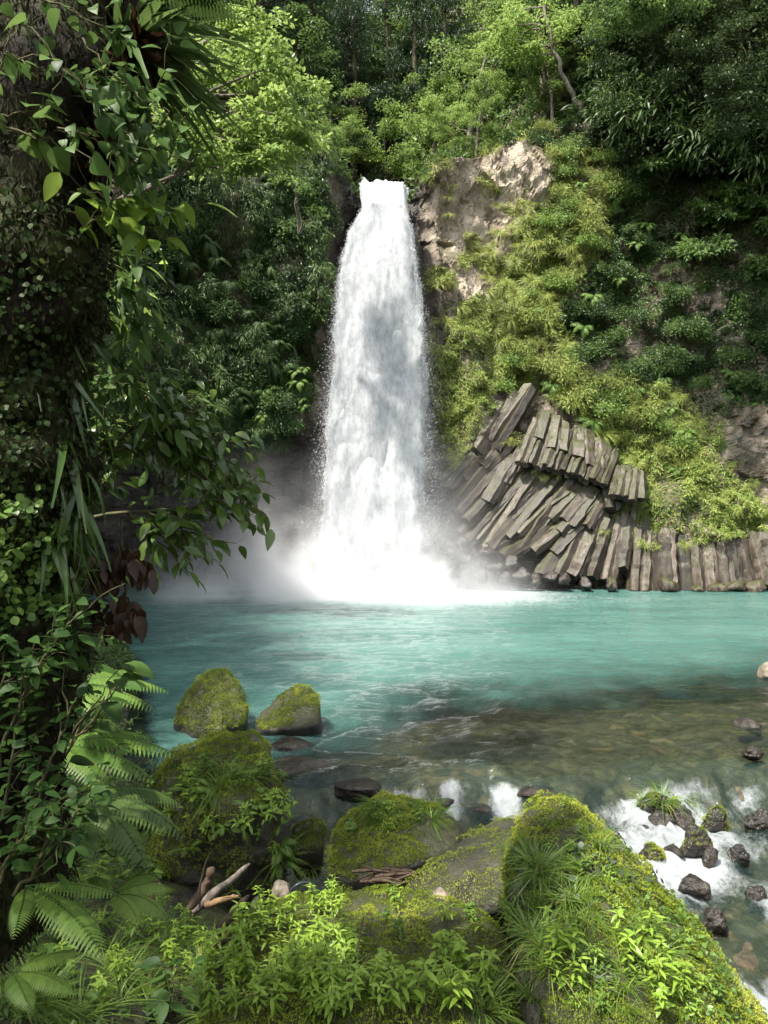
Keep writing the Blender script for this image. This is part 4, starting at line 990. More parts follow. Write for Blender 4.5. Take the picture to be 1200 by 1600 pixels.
FB = Proto([fern_proto(63, M['fern'], 7, 1.1, .8, .5, 16, .22, 0, 3.8)])
GT = Proto([tuft_proto(64, M['grass_dry'], 120, .75, .026, 1.25, 'hanging_grass', .9, .4), tuft_proto(65, M['grass_dry'], 110, .9, .026, 1.5, 'hanging_grass', 1.0, .45)])
def on_cliff(poly, n, seed, forbid=()):
    rng = RNG(seed); poly = np.asarray(poly, float); lo, hi = poly.min(0), poly.max(0); o = []; guard = 0
    while len(o) < n and guard < n * 30:
        guard += 1
        q = rng.uniform(lo, hi)
        if not in_poly(q[:1], q[1:], poly)[0] or any(in_poly(q[:1], q[1:], f)[0] for f in forbid): continue
        if any((q[0] - b[1]) ** 2 + (q[1] - b[2]) ** 2 < 100 for b in o): continue
        o.append((hit_cliff(q[0], q[1], .15), q[0], q[1]))
    return o, rng
def face(rng): return (rng.uniform(.1, .7), rng.uniform(-.2, .2), rng.uniform(-.5, .5))
RF = [(690, 330), (850, 210), (980, 180), (1220, 200), (1220, 780), (1000, 720), (830, 600), (700, 690), (676, 560)]
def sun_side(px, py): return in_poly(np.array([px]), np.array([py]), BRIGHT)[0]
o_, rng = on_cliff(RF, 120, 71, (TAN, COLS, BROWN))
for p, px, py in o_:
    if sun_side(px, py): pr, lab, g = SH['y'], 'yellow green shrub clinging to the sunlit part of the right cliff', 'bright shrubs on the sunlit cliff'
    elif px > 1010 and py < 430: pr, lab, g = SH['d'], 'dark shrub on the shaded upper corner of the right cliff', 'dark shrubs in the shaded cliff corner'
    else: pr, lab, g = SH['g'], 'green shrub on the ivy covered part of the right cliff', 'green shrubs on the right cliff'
    pr.use(rng.integers(0, 9), p, face(rng), rng.uniform(.35, 1.1), lab, g)
o_, rng = on_cliff([(890, 110), (1230, 60), (1230, 300), (1000, 260), (940, 190)], 60, 79)
for p, px, py in o_: SH['d'].use(rng.integers(0, 9), p + [0, -rng.uniform(.8, 3.2), 0], face(rng), rng.uniform(1.8, 3.2), 'big dark bush crowding the top edge of the shaded right cliff', 'dark bushes on top of the right cliff')
o_, rng = on_cliff([(1000, 240), (1220, 180), (1220, 480), (1060, 420)], 22, 72)
for p, px, py in o_: SH['l'].use(0, p + [0, -1.0, 0], face(rng), rng.uniform(1.0, 1.8), 'branch of flat leafy sprays reaching out of the dark right cliff', 'flat sprays on the dark right cliff')
o_, rng = on_cliff(BRIGHT, 110, 73, (COLS,))
for p, px, py in o_: GT.use(rng.integers(0, 9), p, (rng.uniform(.6, 1.3), rng.uniform(-.3, .3), 0), rng.uniform(.6, 1.2), 'tuft of long yellow green grass hanging on the sunlit right cliff', 'grass tufts hanging on the right cliff')
o_, rng = on_cliff(TAN, 12, 74)
for p, px, py in o_: GT.use(rng.integers(0, 9), p, (rng.uniform(.6, 1.3), 0, 0), rng.uniform(.4, .8), 'tuft of grass growing on the bare tan rock', 'grass tufts on the tan rock')
o_, rng = on_cliff(RF, 40, 75, (TAN, COLS, BROWN))
for p, px, py in o_: FB.use(0, p, (rng.uniform(.3, .9), 0, rng.uniform(-.4, .4)), rng.uniform(.7, 1.4), 'pale green fern hanging on the right cliff', 'ferns on the right cliff')
LF = [(130, 250), (300, 250), (500, 270), (515, 330), (505, 460), (480, 620), (430, 720), (330, 700), (180, 720), (130, 700)]
o_, rng = on_cliff(LF, 70, 76)
for p, px, py in o_:
    near = px > 430
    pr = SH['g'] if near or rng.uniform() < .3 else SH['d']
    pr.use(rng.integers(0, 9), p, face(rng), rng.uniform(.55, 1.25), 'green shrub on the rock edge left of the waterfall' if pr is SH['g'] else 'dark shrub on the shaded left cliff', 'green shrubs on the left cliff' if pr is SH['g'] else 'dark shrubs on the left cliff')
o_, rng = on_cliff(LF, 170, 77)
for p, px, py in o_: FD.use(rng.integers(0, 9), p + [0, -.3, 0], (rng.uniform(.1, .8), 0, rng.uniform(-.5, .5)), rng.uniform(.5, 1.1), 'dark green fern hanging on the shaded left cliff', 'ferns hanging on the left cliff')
o_, rng = on_cliff([(380, 570), (480, 560), (485, 660), (440, 720), (370, 690)], 16, 78)
for p, px, py in o_: (FB if rng.uniform() < .5 else SH['g']).use(rng.integers(0, 9), p + [0, -.5, 0], face(rng), rng.uniform(.6, 1.1), 'fresh green plant hanging at the lower rim of the left cliff, above the mist', 'fresh plants on the lower rim of the left cliff')
for i, (px, py, s_) in enumerate(((668, 282, .5), (690, 262, .6), (712, 248, .55), (738, 236, .6), (765, 228, .55), (795, 215, .7), (822, 205, .7), (850, 205, .7), (775, 300, .3))):
    SH['y'].use(i, hit_cliff(px, py, .1), (.4, 0, i), s_, 'small bright bush growing on the bare tan rock right of the lip', 'bushes on the tan rock')
ps, nn, px, py = surf_points(2.5, 16, .5, 12, 120000, RNG(88))
pt_ = np.zeros(len(px), bool)
for poly in ([(685, 690), (735, 640), (765, 640), (720, 720), (700, 740)], [(790, 680), (812, 684), (806, 700), (788, 698)], [(825, 742), (890, 748), (905, 765), (830, 762)], [(785, 795), (835, 785), (850, 850), (800, 850)], [(860, 800), (905, 820), (890, 860), (850, 850)], [(950, 790), (1010, 790), (1015, 835), (955, 815)], [(1060, 845), (1085, 845), (1080, 890), (1066, 890)], [(1015, 838), (1210, 838), (1210, 858), (1015, 862)]):
    pt_ |= in_poly(px + 5 * vnoise(px / 9, py / 9, 0, 4), py + 5 * vnoise(px / 9, py / 9, 2, 5), poly)
pt_ &= RNG(89).uniform(0, 1, len(px)) < .45 + .5 * vnoise(px / 14, py / 14, 0, 6)
cover_mesh('moss_cover', 'yellow green moss and grass growing over the basalt columns', M['grass_dry'], ps[pt_] + nn[pt_] * .75, nn[pt_], RNG(90), BLADE2, .15, .3, .8, .35)
# grass at the edges of the basalt
for i, (px, py, s_) in enumerate(((785, 690, .4), (795, 686, .35), (850, 745, .45), (870, 740, .4), (725, 700, .5), (712, 690, .6), (955, 745, .35), (945, 830, .4), (1070, 850, .6), (1005, 850, .5))):
    GT.use(i, hit_cliff(px, py, 1.0), (.8, 0, 0), s_, 'small tuft of grass growing on the basalt columns', 'grass tufts on the basalt')
#PART4
# unused prototypes must not stand at the origin: give each a place
SH['l'].use(1, hit_cliff(1120, 330) + [0, -1, 0], (.3, 0, 0), 1.4, 'branch of flat leafy sprays reaching out of the dark right cliff', 'flat sprays on the dark right cliff')

# ------------------------------------------------------------------ bright maple and single trees on the left
def clump_tree(label, trunk, clumps, radii, leafmat, barkmat, seed, n, size, T=KITE, flat=.3, tone=.55, name='broadleaf_tree'):
    """trunk: list of (px,py,Y); clumps: (px,py,Y,radius)"""
    rng = RNG(seed); tr, cr = Acc(), Acc()
    path = np.array([P(*q) for q in trunk]); org = path[0].copy()
    t = np.linspace(0, 1, len(path)); tt = np.linspace(0, 1, 14)
    path = np.stack([np.interp(tt, t, path[:, j]) for j in range(3)], -1) - org
    path[1:-1] += rng.normal(0, .012 * np.linalg.norm(path[-1]), (12, 3))
    tr.tube(path, np.linspace(radii[0], radii[1], 14), 8, .5, .08, seed)
    for (px, py, Y, rad) in clumps:
        c = P(px, py, Y) - org
        dd = np.linalg.norm(path - c, axis=1) + .6 * np.maximum(path[:, 2] - c[2] + .3, 0); p0 = path[np.argmin(dd)]
        tr.tube(sag(p0, c, 6, .1, rng), np.linspace(min(radii[1] * 1.2, .09), .01, 6), 4)
        tb = tone + rng.uniform(-.16, .16)
        for k in range(5): clump(cr, c + rng.normal(0, .45, 3) * rad * [1, 1, .5], rad * rng.uniform(.4, .75), n // 5, size, rng, tb + rng.uniform(-.1, .1), T, flat, .2)
    root = empty(name, org); tag(root, label, 'tree'); root['kind'] = 'thing'
    adopt(root, tr.build('trunk', barkmat, root), cr.build('crown', leafmat, root, False)); return root
rng = RNG(9)
cl = [(rng.uniform(290, 470), rng.uniform(95, 255), rng.uniform(11.2, 13.4), rng.uniform(.36, .62)) for _ in range(26)] + [(rng.uniform(240, 330), rng.uniform(60, 200), rng.uniform(11, 13), .58) for _ in range(10)] + [(rng.uniform(370, 440), rng.uniform(15, 90), 12.3, .44) for _ in range(4)] + [(395, 250, 11.2, .36), (425, 235, 11.3, .36), (455, 205, 11.5, .36), (340, 225, 11.1, .43)]
clump_tree('bright maple with layered sprays of leaves lit by the sun, left of the fall', [(-20, 1060, 12.6), (60, 600, 12.4), (160, 330, 12.3), (260, 170, 12.3), (330, 60, 12.3)], cl, (.16, .045), M['leaf_bright'], M['bark_pale'], 10, 360, .088, OVATE, .22, .62)
cl = [(rng.uniform(440, 520), rng.uniform(150, 215), rng.uniform(38, 40), rng.uniform(.6, 1.0)) for _ in range(9)] + [(470, 300, 38.5, .8), (490, 330, 38.5, .7), (455, 285, 39, .7)]
clump_tree('slender tree with pale twisted stems on the edge left of the fall', [(468, 365, 40.5), (462, 300, 39.5), (468, 240, 39), (480, 170, 39)], cl, (.12, .05), M['leaf_mid'], M['bark_pale'], 12, 200, .2, KITE, .3, .6)
cl = [(rng.uniform(770, 900), rng.uniform(-20, 90), rng.uniform(50, 53), rng.uniform(1.0, 1.6)) for _ in range(16)]
clump_tree('bright tree with a pale trunk leaning left from the rock shoulder', [(908, 180, 52), (885, 130, 51.5), (862, 75, 51), (850, 10, 51)], cl, (.2, .09), M['leaf_bright'], M['bark_pale'], 13, 330, .24, KITE, .3, .62)
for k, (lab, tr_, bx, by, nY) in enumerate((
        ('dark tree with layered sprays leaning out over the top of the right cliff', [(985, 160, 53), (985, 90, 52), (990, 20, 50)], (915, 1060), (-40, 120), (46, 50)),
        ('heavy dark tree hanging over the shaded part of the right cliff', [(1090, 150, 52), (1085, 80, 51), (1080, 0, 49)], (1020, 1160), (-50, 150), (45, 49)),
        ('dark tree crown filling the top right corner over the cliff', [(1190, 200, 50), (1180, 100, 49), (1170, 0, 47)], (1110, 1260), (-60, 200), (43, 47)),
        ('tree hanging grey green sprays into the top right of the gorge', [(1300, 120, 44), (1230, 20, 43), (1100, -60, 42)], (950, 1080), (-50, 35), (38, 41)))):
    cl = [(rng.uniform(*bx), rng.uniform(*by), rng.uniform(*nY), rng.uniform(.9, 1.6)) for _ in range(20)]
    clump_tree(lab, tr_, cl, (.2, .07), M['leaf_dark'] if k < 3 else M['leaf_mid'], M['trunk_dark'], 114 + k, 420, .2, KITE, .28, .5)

# ------------------------------------------------------------------ the vine covered trunk at the left edge
rng = RNG(31)
tp = np.array([P(-30, 1420, 3.5), P(-18, 1250, 3.35), P(0, 1000, 3.2), P(8, 800, 3.1), P(18, 620, 3.05), P(40, 430, 3.0), P(72, 250, 3.0), P(95, 60, 3.0), P(90, -250, 3.0), P(60, -700, 3.0)])
t_ = np.linspace(0, 1, len(tp)); tt = np.linspace(0, 1, 60)
tpath = np.stack([np.interp(tt, t_, tp[:, j]) for j in range(3)], -1); torg = tpath[0]
tr_ = Acc(); tr_.tube(tpath - torg, np.linspace(.30, .24, 60) * (1 + .12 * np.sin(tt * 37)), 18, .5, .16, 4)
lb = np.array([P(70, 300, 3.0), P(130, 190, 3.05), P(190, 60, 3.1), P(235, -120, 3.2), P(280, -400, 3.3)])
tr_.tube(lb - torg, [.13, .115, .10, .09, .07], 10, .5, .1, 5)
lt = empty('leaning_tree', torg); tag(lt, 'dark leaning tree trunk shaggy with moss and vines at the left edge', 'tree'); lt['kind'] = 'thing'
bark = tr_.build('trunk', M['trunk_dark'], lt)
W = np.concatenate(tr_.V) + torg; Q = np.concatenate(tr_.Q); TT = np.concatenate([Q[:, :3], Q[:, [0, 2, 3]]])
def bark_moss():
    p, nn = sample_tris(W, TT, 60000, RNG(32)); k = len(p); r = RNG(33)
    big = fbm(p[:, 0] * 3, p[:, 1] * 3, p[:, 2] * 1.5, 4, 3); A = Acc()
    A.leaves(BLADE2, p + nn * np.maximum(.0, .05 * big + .01)[:, None] - torg, unit(nn * .5 + r.normal(0, .5, (k, 3)) + [0, 0, -.9]), nn, r.uniform(.015, .06, k), np.clip(.22 + .2 * big + r.normal(0, .1, k), 0, 1))
    A.build('moss', M['bark_moss'], lt, False)
bark_moss()
def creeper(name, label, p, nn, T, size, mat, seed, tone=.5, off=.03, flat=1.0, stems=None):
    r = RNG(seed); k = len(p); A = Acc()
    A.leaves(T, p + nn * r.uniform(0, off, k)[:, None], unit(r.normal(0, .6, (k, 3)) + [0, 0, -.7]), nn * flat + r.normal(0, .35, (k, 3)), size * r.uniform(.6, 1.3, k), np.clip(tone + r.normal(0, .17, k), 0, 1))
    o = A.build(name, mat, None, True); tag(o, label, 'creeper'); o['kind'] = 'thing'; return o
def vis_on(Wv, Tv, n, poly, seed, back=False):
    p, nn = sample_tris(Wv, Tv, max(n * 10, 60000), RNG(seed)); px, py = to_px(p[:, 0], p[:, 1], p[:, 2])
    v = unit(np.array([0, 0, CAMZ]) - p); keep = in_poly(px, py, poly) & ((nn * v).sum(1) > -.1)
    return p[keep][:n], nn[keep][:n]
p, nn = vis_on(W, TT, 3400, [(-40, 300), (160, 300), (150, 1050), (-40, 1050)], 41)
creeper('creeper', 'dark small leaved creeper all over the middle of the leaning trunk', p, nn, ROUND, .022, M['dark_round'], 42, .35, .06)
p, nn = vis_on(W, TT, 900, [(-40, 780), (75, 780), (85, 960), (-40, 960)], 43)
creeper('creeper', 'cluster of bright coin shaped leaves low on the leaning trunk', p, nn, ROUND, .030, M['round_leaf'], 44, .72, .1)

def leafy(name, label, paths, T, size, mat, seed, spacing=.05, twig=.22, droop=.35, tone=.5, cat='vine', start=.15, stemr=.006, per=1, jitter=.02, stem_mat=None, hang=.0, ntw=5):
    """stems along (px,py,Y) paths with side twigs and leaves"""
    r = RNG(seed); st, fo = Acc(), Acc()
    org = P(*paths[0][0])
    for path in paths:
        q = np.array([P(*a) for a in path]) - org
        t = np.linspace(0, 1, len(q)); tt = np.linspace(0, 1, 16)
        q = np.stack([np.interp(tt, t, q[:, j]) for j in range(3)], -1); q[1:-1] += r.normal(0, .008, (14, 3))
        st.tube(q, np.linspace(stemr, stemr * .4, 16), 5)
        L = np.linalg.norm(np.diff(q, axis=0), axis=1).sum()
        lines = [q]
        for k in range(ntw if twig else 0):
            f = r.uniform(start, 1); b = np.array([np.interp(f, tt, q[:, j]) for j in range(3)])
            d_ = unit(np.gradient(q, axis=0)[min(15, int(f * 15))] + r.normal(0, .025, 3) + unit(r.normal(0, 1, 3)) * .03)
            e = b + d_ * twig * r.uniform(.5, 1.2) + [0, 0, -hang * twig]
            s_ = sag(b, e, 6, .08, r); st.tube(s_, np.linspace(stemr * .5, .0015, 6), 4); lines.append(s_)
        for li, s_ in enumerate(lines):
            Ls = np.linalg.norm(np.diff(s_, axis=0), axis=1).sum(); m_ = max(2, int(Ls / spacing)) * per
            f = np.linspace(start if li == 0 else .1, 1, m_); u = np.linspace(0, 1, len(s_))
            p = np.stack([np.interp(f, u, s_[:, j]) for j in range(3)], -1)
            tg = unit(np.stack([np.interp(f, u, np.gradient(s_[:, j])) for j in range(3)], -1))
            sd_ = unit(np.cross(tg, [0, 0, 1.0])) * np.where(np.arange(m_) % 2, 1, -1)[:, None]
            fwd = unit(tg * .7 + sd_ * .8 + r.normal(0, .25, (m_, 3)) + [0, 0, -droop])
            fo.leaves(T, p + r.normal(0, jitter, (m_, 3)), fwd, r.normal(0, .35, (m_, 3)) + [0, -.25, 1], size * r.uniform(.6, 1.25, m_), np.clip(tone + r.normal(0, .16, m_), 0, 1))
    root = empty(name, org); tag(root, label, cat); root['kind'] = 'thing'
    adopt(root, st.build('stem', stem_mat or M['stem'], root), fo.build('leaves', mat, root, True)); return root
def at(Y, *pts): return [(a, b, Y) for a, b in pts]
leafy('climbing_vine', 'vine with broad heart shaped leaves across the top left of the trunk', [at(2.55, (-20, 10), (50, 40), (110, 120), (170, 160), (215, 235)), at(2.5, (30, -20), (110, 20), (165, 45), (195, 60))], HEART, .06, M['big_leaf'], 51, .042, .22, .5, .5, stemr=.004)
leafy('climbing_vine', 'vine with pale pointed leaves hanging before the dark trunk at left', [at(2.4, (-15, 150), (10, 85), (40, 100)), at(2.4, (-10, 190), (45, 170), (90, 165)), at(2.4, (0, 185), (55, 215), (75, 215), (100, 235), (140, 255))], HEART, .075, M['big_leaf'], 52, .06, .12, .55, .72, stemr=.004, ntw=2)
leafy('climbing_vine', 'dense vine with mid green leaves spilling right from the trunk fork', [at(2.7, (100, 110), (150, 140), (200, 190), (240, 240)), at(2.75, (110, 150), (170, 180), (230, 190), (275, 225)), at(2.7, (90, 200), (150, 210), (205, 240), (220, 285)), at(2.7, (130, 60), (180, 120), (220, 150), (265, 175))], HEART, .06, M['big_leaf'], 53, .034, .22, .55, .55, stemr=.004, ntw=6)
leafy('climbing_vine', 'thin twig with yellow green leaves reaching right below the trunk fork', [at(2.8, (95, 330), (140, 350), (180, 345), (225, 325)), at(2.8, (140, 350), (190, 300), (240, 310), (268, 330)), at(2.8, (180, 345), (225, 355), (262, 375)), at(2.8, (110, 300), (150, 300), (190, 320))], OVATE, .10, M['herb'], 54, .055, .14, .45, .25, stemr=.004, ntw=3)
leafy('leafy_shrub', 'light green shrub beside the trunk with drooping pointed leaves', [at(3.6, (60, 480), (140, 400), (190, 420), (215, 470)), at(3.6, (60, 560), (140, 470), (200, 500), (215, 560)), at(3.7, (60, 600), (130, 540), (190, 560), (225, 620)), at(3.7, (70, 420), (140, 330), (180, 390), (200, 400)), at(3.6, (60, 520), (110, 440), (160, 450), (190, 450)), at(3.6, (70, 650), (150, 600), (210, 600))], LANCE, .125, M['big_leaf'], 55, .045, .25, .5, .66, 'shrub', ntw=8)
leafy('leafy_shrub', 'glossy leaved branches stretching from the trunk toward the mist', [at(3.9, (40, 830), (115, 785), (150, 760), (163, 700), (160, 650)), at(3.9, (150, 765), (165, 715), (215, 690), (300, 690), (345, 735), (385, 768)), at(3.9, (60, 640), (150, 590), (225, 620), (280, 680), (330, 705)), at(3.8, (90, 820), (190, 800), (270, 800), (330, 785), (378, 760)), at(3.9, (110, 640), (180, 610), (240, 625), (262, 650)), at(3.9, (160, 700), (230, 660), (290, 720), (320, 760)), at(3.9, (190, 610), (250, 660), (300, 668)), at(3.8, (200, 800), (230, 830), (290, 840))], GLOSSY, .098, M['glossy'], 56, .042, .28, .4, .68, 'shrub', start=.3, stemr=.011, ntw=15)
leafy('sword_fern', 'long narrow drooping leaves growing out of the trunk at mid height', [at(3.0, (60, y0), (80, y0 - 12), (105, y0 + 10), (125, y0 + 55)) for y0 in (470, 560, 620, 690, 735, 780, 830)], STRAP, .26, M['glossy'], 57, .022, 0, .8, .55, 'fern', stemr=.003)
leafy('leafy_shrub', 'pale variegated leaves hanging between the trunk and the far cliff', [at(5.0, (120, 420), (165, 400), (185, 440), (195, 480)), at(5.0, (130, 480), (175, 450), (200, 470), (205, 510))], OVATE, .13, M['herb'], 58, .06, .25, .5, .85, 'shrub', ntw=6)
leafy('dead_branch', 'hanging bunch of withered dark brown leaves over the pool', [at(3.5, (192, 805), (188, 850), (196, 880), (175, 905)), at(3.5, (190, 850), (215, 880), (228, 895)), at(3.5, (188, 860), (150, 890), (140, 905)), at(3.5, (190, 880), (196, 930), (180, 950), (170, 975)), at(3.5, (196, 930), (150, 945), (140, 965)), at(3.5, (194, 925), (205, 955), (205, 975))], OVATE, .085, M['dead_leaf'], 59, .03, .08, 1.5, .45, 'branch', per=2, ntw=3, start=.35, stem_mat=M['bark'])
leafy('leafy_shrub', 'dark leafy shrub growing in front of the foot of the trunk', [at(2.85, (-20, 1350), (10, 1230), (30, 1120), (60, 1030)), at(2.85, (0, 1380), (50, 1260), (90, 1170), (120, 1090)), at(2.9, (-30, 1300), (-10, 1150), (10, 1050), (15, 990)), at(2.8, (20, 1400), (80, 1320), (120, 1270), (150, 1240)), at(2.8, (-20, 1400), (20, 1330), (50, 1290), (80, 1280)), at(2.9, (0, 1200), (40, 1080), (90, 1000), (110, 960))], OVATE, .065, M['big_leaf'], 60, .032, .24, .4, .4, 'shrub', ntw=9, stemr=.007)
# epiphytes at the fork
def fan_leaves(name, label, c, n, L, mat, seed, T, az0, az1, tone, cat):
    r = RNG(seed); A = Acc(); az = r.uniform(az0, az1, n); el = r.uniform(-.35, .75, n)
    d_ = np.stack([np.cos(az) * np.cos(el), np.sin(az) * np.cos(el), np.sin(el)], -1)
    A.leaves(T, np.zeros((n, 3)) + r.normal(0, .02, (n, 3)), d_, np.array([0, 0, 1.0]) + r.normal(0, .2, (n, 3)), L * r.uniform(.6, 1.2, n), np.clip(tone + r.normal(0, .15, n), 0, 1))
    o = A.build(name, mat, None, True); o.location = c; tag(o, label, cat); o['kind'] = 'thing'; return o
fan_leaves('epiphyte', 'dark strap leaved epiphyte arching from the trunk fork', P(195, 95, 3.05), 60, .42, M['fern_dark'], 61, STRAP, -1.5, 1.2, .5, 'epiphyte')
fan_leaves('epiphyte', 'second strap leaved tuft on the limb below the hanging ferns', P(215, 40, 3.1), 40, .38, M['fern_dark'], 62, STRAP, -1.2, 1.5, .4, 'epiphyte')
fan_leaves('dead_fronds', 'skirt of withered brown fronds hanging under the trunk fork', P(200, 80, 3.0), 90, .22, M['dead_leaf'], 63, BLADE2, -2.6, .6, .45, 'fronds').rotation_euler = (0, .9, 0)
fan_leaves('dead_fronds', 'brown withered fern leaves below the vine at the fork', P(150, 235, 2.9), 80, .16, M['dead_leaf'], 64, BLADE2, -2.6, .6, .5, 'fronds').rotation_euler = (0, 1.1, 0)
def single_fern(label, px, py, Y, fr, mat, seed, tone=.5, wide=.2, npin=26, leaflets=0, name='fern'):
    leaflets = 0; npin = 24
    """fr: (azimuth, length, rise, arch)"""
    r = RNG(seed); root = empty(name, P(px, py, Y)); tag(root, label, 'fern'); root['kind'] = 'thing'; kids = []
    for az, L, rise, arch in fr:
        A = Acc(); frond(A, np.zeros(3), az, L, arch, rise, npin, wide, r, PINNA, leaflets, tone + r.uniform(-.08, .08)); kids.append(A.build('frond', mat, root, True))
    adopt(root, *kids)
single_fern('fern with drooping fronds against the light at the top left', 215, -35, 2.7, [(-.1, .42, .1, .25), (-.5, .36, .2, .3), (.4, .40, .15, .3), (-.9, .32, .1, .35), (.1, .3, .35, .3)], M['fern_dark'], 71, .35, .26, 22, 0)
single_fern('arching fern leaning over the pool edge below the withered leaves', 95, 1075, 4.6, [(.15, .75, .35, .38), (-.25, .70, .22, .36), (.55, .62, .45, .4), (-.7, .62, .2, .36), (-1.2, .5, .4, .4), (2.2, .5, .6, .5)], M['fern'], 72, .5, .17, 30, 6)
single_fern('broad fern spreading to the right above the waterside rocks', 85, 1165, 4.6, [(.05, .85, .28, .35), (-.35, .8, .15, .3), (.5, .7, .35, .4), (-.8, .7, .2, .4), (-1.3, .6, .3, .4), (3.5, .6, .5, .5)], M['fern'], 73, .42, .17, 30, 6)
single_fern('dark fern hanging over the bank between the shrubs at left', 120, 1250, 4.2, [(-.2, .75, .3, .5), (-.6, .7, .2, .5), (.3, .7, .4, .5), (-1.1, .6, .2, .5)], M['fern_dark'], 74, .6, .19, 28, 6)
single_fern('bright yellow green fern frond arching down at the lower left', 40, 1385, 3.0, [(-.62, .62, .12, .22), (-.15, .42, .25, .3), (-1.15, .36, .25, .35)], M['fern'], 75, .6, .15, 32, 8)
single_fern('small fresh fern standing in the grass left of the driftwood', 175, 1400, 3.8, [(.1, .38, .5, .5), (-.3, .40, .35, .5), (-.8, .34, .4, .5), (.8, .33, .6, .5), (2.4, .3, .6, .5)], M['fern'], 76, .7, .2, 24, 6)
single_fern('little fern frond low in the bottom left corner', 20, 1520, 2.9, [(-.3, .32, .3, .4), (.3, .3, .5, .4), (-1., .28, .3, .4)], M['fern'], 77, .6, .2, 22, 6)
single_fern('fern growing at the foot of the trunk behind the broad leaves', 40, 1310, 3.8, [(-.3, .5, .4, .5), (.2, .5, .5, .5), (-.9, .45, .3, .5), (-1.5, .45, .4, .5)], M['fern'], 78, .4, .2, 26, 6)

# ------------------------------------------------------------------ low plants on the banks and boulders
def herb_proto(seed, mat, T=LANCE, stems=3, H=.3, size=.085, name='leafy_herb', pairs=4, tone=.5):
    r = RNG(seed); st, fo = Acc(), Acc()
    for s_ in range(stems):
        a = r.uniform(0, 6.28); e = np.array([math.cos(a) * .35 * H * r.uniform(.2, 1), math.sin(a) * .35 * H * r.uniform(.2, 1), H * r.uniform(.65, 1.1)])
        b = np.array([math.cos(a), math.sin(a), 0]) * .03; q = sag(b, e, 6, .05, r); st.tube(np.vstack([b - [0, 0, .05], q]), np.linspace(.004, .0018, 7), 5)
        for k in range(pairs):
            f = .3 + .7 * (k + .6) / pairs; p = np.array([np.interp(f, np.linspace(0, 1, 6), q[:, j]) for j in range(3)])
            ang = a + k * 1.571 + r.uniform(-.3, .3); m_ = 2 if k < pairs - 1 else 4
            az = ang + np.arange(m_) * 2 * np.pi / m_; lift = -.15 + .45 * k / pairs
            d_ = np.stack([np.cos(az), np.sin(az), np.full(m_, lift)], -1) + r.normal(0, .12, (m_, 3))
            fo.leaves(T, np.repeat(p[None], m_, 0), d_, np.array([0, 0, 1.0]) + r.normal(0, .15, (m_, 3)), size * r.uniform(.7, 1.2, m_) * (1 - .25 * (k == pairs - 1)), np.clip(tone + .12 * k / pairs + r.normal(0, .12, m_), 0, 1))
    root = empty(name, (0, 0, 0)); root['category'] = 'plant'; root['kind'] = 'thing'
    adopt(root, st.build('stem', M['stem'], root), fo.build('leaves', mat, root, True)); return root
HB = Proto([herb_proto(81, M['herb']), herb_proto(82, M['herb'], LANCE, 4, .28, .08), herb_proto(83, M['herb'], OVATE, 3, .24, .075), herb_proto(84, M['herb'], LANCE, 2, .34, .095, pairs=5)])
HS = Proto([herb_proto(85, M['herb'], LANCE, 3, .16, .05, tone=.45), herb_proto(86, M['fern'], OVATE, 4, .14, .04, tone=.5)])
LB = Proto([herb_proto(87, M['big_leaf'], LOBED, 3, .3, .11, 'lobed_plant', 3, .75)])
TG = Proto([tuft_proto(91, M['grass'], 80, .34, .007, .9, 'grass_tuft', 1.1), tuft_proto(92, M['grass'], 70, .42, .008, 1.0, 'grass_tuft', 1.2), tuft_proto(93, M['grass'], 60, .28, .006, 1.0, 'grass_tuft', 1.3)])
FS = Proto([fern_proto(94, M['fern'], 6, .28, .5, .5, 17, .2, 0, 6.28, .55, parts=True), fern_proto(95, M['fern'], 5, .24, .6, .35, 15, .22, 0, 4.0, .65, parts=True)])
def strew(proto, poly, n, seed, smin, smax, label, group, tilt=.25, lift=0.0):
    rng = RNG(seed)
    for (p, nn, q) in spots(poly, n, rng):
        proto.use(rng.integers(0, 12), p + [0, 0, lift], (nn[1] * -.35 + rng.uniform(-tilt, tilt), nn[0] * .35 + rng.uniform(-tilt, tilt), rng.uniform(0, 6.28)), rng.uniform(smin, smax), label, group)
strew(HB, [(370, 1470), (450, 1430), (560, 1480), (640, 1530), (700, 1500), (800, 1560), (850, 1600), (360, 1600)], 80, 101, .45, 1.0, 'leafy bright green herb at the bottom in front of the mossy ledge', 'herbs in front of the mossy ledge')
strew(HB, [(400, 1400), (530, 1400), (540, 1450), (400, 1460)], 7, 102, .5, .75, 'leafy herb growing on the left top of the mossy ledge', 'herbs on top of the ledge')
strew(HS, [(560, 1400), (760, 1420), (760, 1500), (560, 1480)], 9, 103, .7, 1.1, 'little herb rooted in the moss face of the ledge', 'little herbs on the mossy ledge')
strew(TG, [(480, 1480), (560, 1480), (560, 1580), (480, 1580)], 5, 104, .75, 1.1, 'arching grass tuft among the herbs at the bottom centre', 'grass among the bottom herbs')
strew(TG, [(600, 1520), (840, 1500), (860, 1590), (600, 1600)], 9, 105, .6, .9, 'grass tuft between the mossy ledge and the pyramid boulder', 'grass beside the pyramid boulder')
strew(TG, [(780, 1330), (900, 1330), (930, 1440), (860, 1520), (800, 1440)], 34, 106, .45, .8, 'tuft of drooping grass on the face of the pyramid boulder', 'grass on the face of the pyramid boulder', .35)
strew(TG, [(905, 1290), (1000, 1310), (1010, 1380), (920, 1370)], 7, 107, .7, 1.1, 'long bladed grass tuft near the top of the pyramid boulder', 'long grass on the pyramid boulder', .3)
